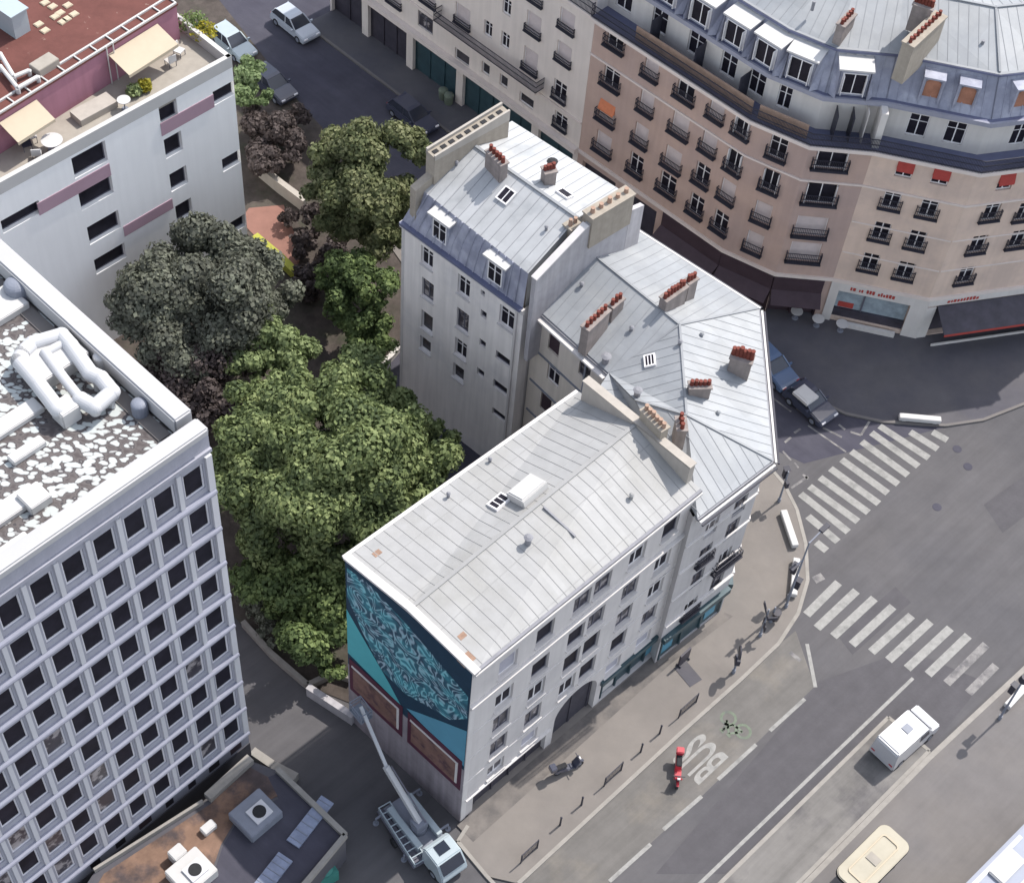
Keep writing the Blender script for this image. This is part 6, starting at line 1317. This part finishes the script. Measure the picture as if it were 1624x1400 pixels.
def coach():
    c = G(1612, 1372, 2.9); t = empty('white_coach', V(c[0], c[1], .12), 'large white coach roof cut off by the lower corner of the square', 'coach', None, math.radians(47))
    mb = MB(); loft(mb, [(-5,.35),(4.8,.35),(5,.7),(4.9,2.5),(4.5,2.95),(-4.8,2.95),(-5,2.7)], 1.27, inset=.1); link('body', mb.build('body', M['coach_paint'], bevel=.12, data_only=True), t)
    mb = MB(); mb.lbox(-1.6,.4,-.2,.75,2.96,3.18); link('air_conditioner', mb.build('air_conditioner', M['white_obj'], bevel=.06, data_only=True), t)
    for y0 in (.85,-.85): mb = MB(); mb.lbox(-3.6,1.4,y0-.12,y0+.1,2.955,3.0); link('roof_rail', mb.build('roof_rail', M['duct'], data_only=True), t)
    for sg in (-1, 1): mb = MB(); mb.hexa([V(-4.6,sg*1.2,1.3),V(4.4,sg*1.2,1.3),V(4.3,sg*1.16,2.35),V(-4.6,sg*1.16,2.35)], [V(-4.6,sg*1.245,1.3),V(4.4,sg*1.245,1.3),V(4.3,sg*1.205,2.35),V(-4.6,sg*1.205,2.35)]); link('side_window', mb.build('side_window', M['glass'], data_only=True), t)
    mb = MB(); mb.hexa([V(4.88,-1.05,1.1),V(4.8,-1.0,2.35),V(4.96,-1.0,2.3),V(5.02,-1.05,1.1)], [V(4.88,1.05,1.1),V(4.8,1.0,2.35),V(4.96,1.0,2.3),V(5.02,1.05,1.1)]); link('windscreen', mb.build('windscreen', M['glass'], data_only=True), t)
    for x in (3.2,-3.0):
        for sg in (-1,1): mb = MB(); mb.cyl((x,sg*.95,.48),(x,sg*1.28,.48),.48,.48,18); link('wheel', mb.build('wheel', M['rubber'], data_only=True), t)
coach()
# ------------------------------------------------------------------ street furniture
def block(px0, py0, px1, py1, label, w=.42, h=.45, z=.12):
    a, b = G(px0, py0, z + h), G(px1, py1, z + h); L_ = (b - a).length; c = (a + b) / 2
    mb = MB(); mb.lbox(-L_/2, L_/2, -w/2, w/2, .1, h); mb.lbox(-L_/2+.2, -L_/2+.5, -w/2+.05, w/2-.05, 0, .1); mb.lbox(L_/2-.5, L_/2-.2, -w/2+.05, w/2-.05, 0, .1)
    o = mb.build('stone_bench', M['white_obj'], bevel=.03); o.location = (c[0], c[1], z); o.rotation_euler = (0, 0, math.atan2(b[1]-a[1], b[0]-a[0])); tag(o, label, 'bench', 'long white block benches at the pavement edges')
block(1243,808,1262,864,'white block bench by the kerb below the corner house, nearer the wide crossing'); block(1264,884,1259,942,'white block bench by the kerb facing the second crossing'); block(1427,658,1493,664,'white block bench on the shaded pavement in front of the corner shop'); block(1598,1118,1650,1062,'white block bench on the pavement beyond the boulevard lanes')
def pole(px, py, h, label, cat, name, parts, z=.12, rz=0.0, r=.06, group=None):
    q = G(px, py, z); t = empty(name, V(q[0], q[1], z), label, cat, group, math.radians(rz))
    mb = MB(); mb.cyl((0,0,0), (0,0,h), r*1.2, r*.8, 10); mb.cyl((0,0,0),(0,0,.35), r*2, r*1.8, 12); link('post', mb.build('post', M['metal_grey'], data_only=True), t)
    for nm, m_, fn in parts:
        mb = MB(); fn(mb); link(nm, mb.build(nm, M[m_], data_only=True), t)
    return t
sig = lambda zz, y=0.25: (lambda b: (b.box((0, y, zz), .26, .3, .85), b.box((0, y, zz + .85), .4, .4, .04)))
def lenses(zz, y=.25): return [('lens', c_, (lambda b, z_=z_: b.cyl((.13, y, zz + z_), (.16, y, zz + z_), .09, .09, 12))) for c_, z_ in (('car_red', .68), ('yellow', .42), ('teal_spot', .16))]
pole(1235, 795, 3.2, 'traffic light pole at the tip of the corner house pavement', 'traffic light', 'traffic_light', [('signal_head', 'iron', sig(2.3)), ('pedestrian_head', 'iron', lambda b: b.box((0,-.25,1.9), .2, .25, .5))] + lenses(2.3), rz=20)
pole(1250, 948, 3.6, 'traffic light pole by the kerb in front of the second crossing', 'traffic light', 'traffic_light', [('signal_head', 'iron', sig(2.6)), ('signal_head', 'iron', sig(1.4, -.25))] + lenses(2.6), rz=60)
pole(1246, 962, 7.0, 'tall lamp post with two arms beside the second crossing', 'street lamp', 'street_lamp', [('arm', 'metal_grey', lambda b: (b.bar((0,0,6.9),(.0,1.3,7.1),.07), b.bar((0,0,5.2),(0,-.8,5.3),.06))), ('lamp_head', 'iron', lambda b: b.box((0,1.35,7.02), .3, .7, .14)), ('lamp_head', 'iron', lambda b: b.box((0,-.9,5.24), .25, .5, .12))], rz=-40)
pole(1585, 1139, 4.6, 'lamp post with round heads on the far pavement beside the end bench', 'street lamp', 'street_lamp', [('lamp_head', 'iron', lambda b: (b.cyl((0,0,4.5),(0,0,4.9),.28,.2,14))), ('signal_head', 'iron', sig(2.8)), ], rz=46)
pole(1163, 1066, 2.4, 'round parking sign post near the kerb in front of the teal shops', 'sign post', 'sign_post', [('sign_plate', 'iron', lambda b: b.cyl((-.04,0,2.3),(.04,0,2.3),.42,.42,20)), ('sign_plate', 'iron', lambda b: b.box((0,0,1.2), .3, .5, .5))], rz=0)
pole(1205, 1008, 3.0, 'direction sign post between the second crossing and the bus lane', 'sign post', 'sign_post', [('sign_plate', 'iron', lambda b: b.box((0,.35,2.2), .06, 1.1, .3)), ('sign_plate', 'iron', lambda b: b.box((.3,0,1.8), .8, .06, .25)), ('sign_plate', 'iron', lambda b: b.box((0,-.1,1.1), .06, .6, .5))], rz=10)
pole(1222, 985, 1.6, 'short waste bin post by the kerb next to the direction sign', 'litter bin', 'litter_bin', [('bag', 'pane_grey', lambda b: b.cyl((.2,0,.3),(.2,0,1.1),.22,.28,12))], rz=0)
# bollards and guard rails along the kerb
q0_ = None
mbp = MB(); mbp.cyl((0,0,0),(0,0,.95),.06,.05,10); mbp.dome((0,0,.95),.07,.07,10,3); bme = mbp.build('bollard', M['iron'], data_only=True)
ordn = ['nearest the painted word on the bus lane', 'second along from the painted word', 'outside the arched gateway', 'third from the lower corner of the mural house', 'second from the lower corner of the mural house']
for (px, py), w_ in zip([(1046,1163),(1016,1192),(922,1276),(888,1308)], ['near the painted word on the bus lane', 'beside the guard rail outside the arched gateway', 'between the two guard rails below the mural house', 'by the last guard rail below the mural house']):
    o = link('bollard', bme, None, V(*G(px, py, .12)[:2], .12)); tag(o, 'thin black bollard ' + w_, 'bollard', 'bollards along the boulevard kerb')
for (p0, p1), w_ in zip([((1104,1113),(1076,1138)), ((985,1221),(958,1246)), ((852,1344),(826,1368))], ['opposite the teal shops', 'outside the arched gateway', 'close to the lower corner of the mural house']):
    a, b = G(*p0, .12), G(*p1, .12); L_ = (b - a).length; t = empty('guard_rail', (a + b) / 2, 'black pavement guard rail at the kerb ' + w_, 'guard rail', 'guard rails along the boulevard kerb', math.atan2(b[1]-a[1], b[0]-a[0]))
    mb = MB(); mb.bar((-L_/2,0,1.0),(L_/2,0,1.0),.05); mb.bar((-L_/2,0,.2),(L_/2,0,.2),.04); [mb.bar((-L_/2+L_*i/12,0,.2),(-L_/2+L_*i/12,0,1.0),.025) for i in range(13)]; link('railing', mb.build('railing', M['iron'], data_only=True), t)
    for sg in (-1, 1): mb = MB(); mb.cyl((sg*L_/2,0,0),(sg*L_/2,0,1.05),.04,.04,8); link('post', mb.build('post', M['iron'], data_only=True), t)
mbm = MB(); mbm.cyl((0,0,0),(0,0,.008),.3,.3,20); mme = mbm.build('manhole_cover', M['asphalt_dark'], data_only=True)
for px, py in ((1518,712),(1486,804),(1535,740)):
    o = link('manhole_cover', mme, None, V(*G(px, py)[:2], .007 if (px, py) not in ((1530,1310),(1400,560)) else .121)); tag(o, kind='structure')
# cafe things
for px, py, lab in ((1264,493,'round white cafe table standing apart on the shaded pavement'), (1298,505,'round white cafe table nearest the corner shop window'), (1336,513,'round white cafe table below the low ledge of the shop')): table(px, py, .12, .42, lab, 'round cafe tables on the shaded pavement')
def board(px, py, rz, label, w=.9, h=1.2, m='party'):
    q = G(px, py, .12); t = empty('advertising_stand', V(q[0], q[1], .12), label, 'advertising stand', None, math.radians(rz))
    mb = MB(); mb.lbox(-w/2,w/2,-.06,.06,.15,h); link('panel', mb.build('panel', M[m], data_only=True), t)
    for x in (-w/2+.06, w/2-.06): mb = MB(); mb.box((x,0,0),.06,.35,.15); link('foot', mb.build('foot', M['iron'], data_only=True), t)
board(1083, 1050, 50, 'dark advertising stand on the pavement outside the teal shops', m='shop_dark')
q = G(1091, 1068, .13); mb = MB(); mb.lbox(-.75,.75,-.45,.45,0,.02); o = mb.build('door_mat', M['maroon']); o.data.materials[0] = M['pavement_dark']; o.location = (q[0], q[1], .123); o.rotation_euler = (0,0,math.radians(-50)); tag(o, 'flat dark grey mat on the pavement next to the advertising stand', 'mat')
for i, (px, py) in enumerate([(703,143),(712,151)]):
    q = G(px, py, .9); t = empty('glass_bin', V(q[0], q[1], .12), 'pale green street bin against the teal shop bay, ' + ('the one farther up the street' if i == 0 else 'the one nearer the chimney wall'), 'bin', 'pale green bins by the teal shop bays', .3)
    mb = MB(); mb.cyl((0,0,0),(0,0,.75),.32,.36,14); link('barrel', mb.build('barrel', M['paint_green'], data_only=True), t); mb = MB(); mb.dome((0,0,.75),.38,.2,14,4); link('lid', mb.build('lid', M['paint_green'], data_only=True), t)
q = G(655, 1128, 0)
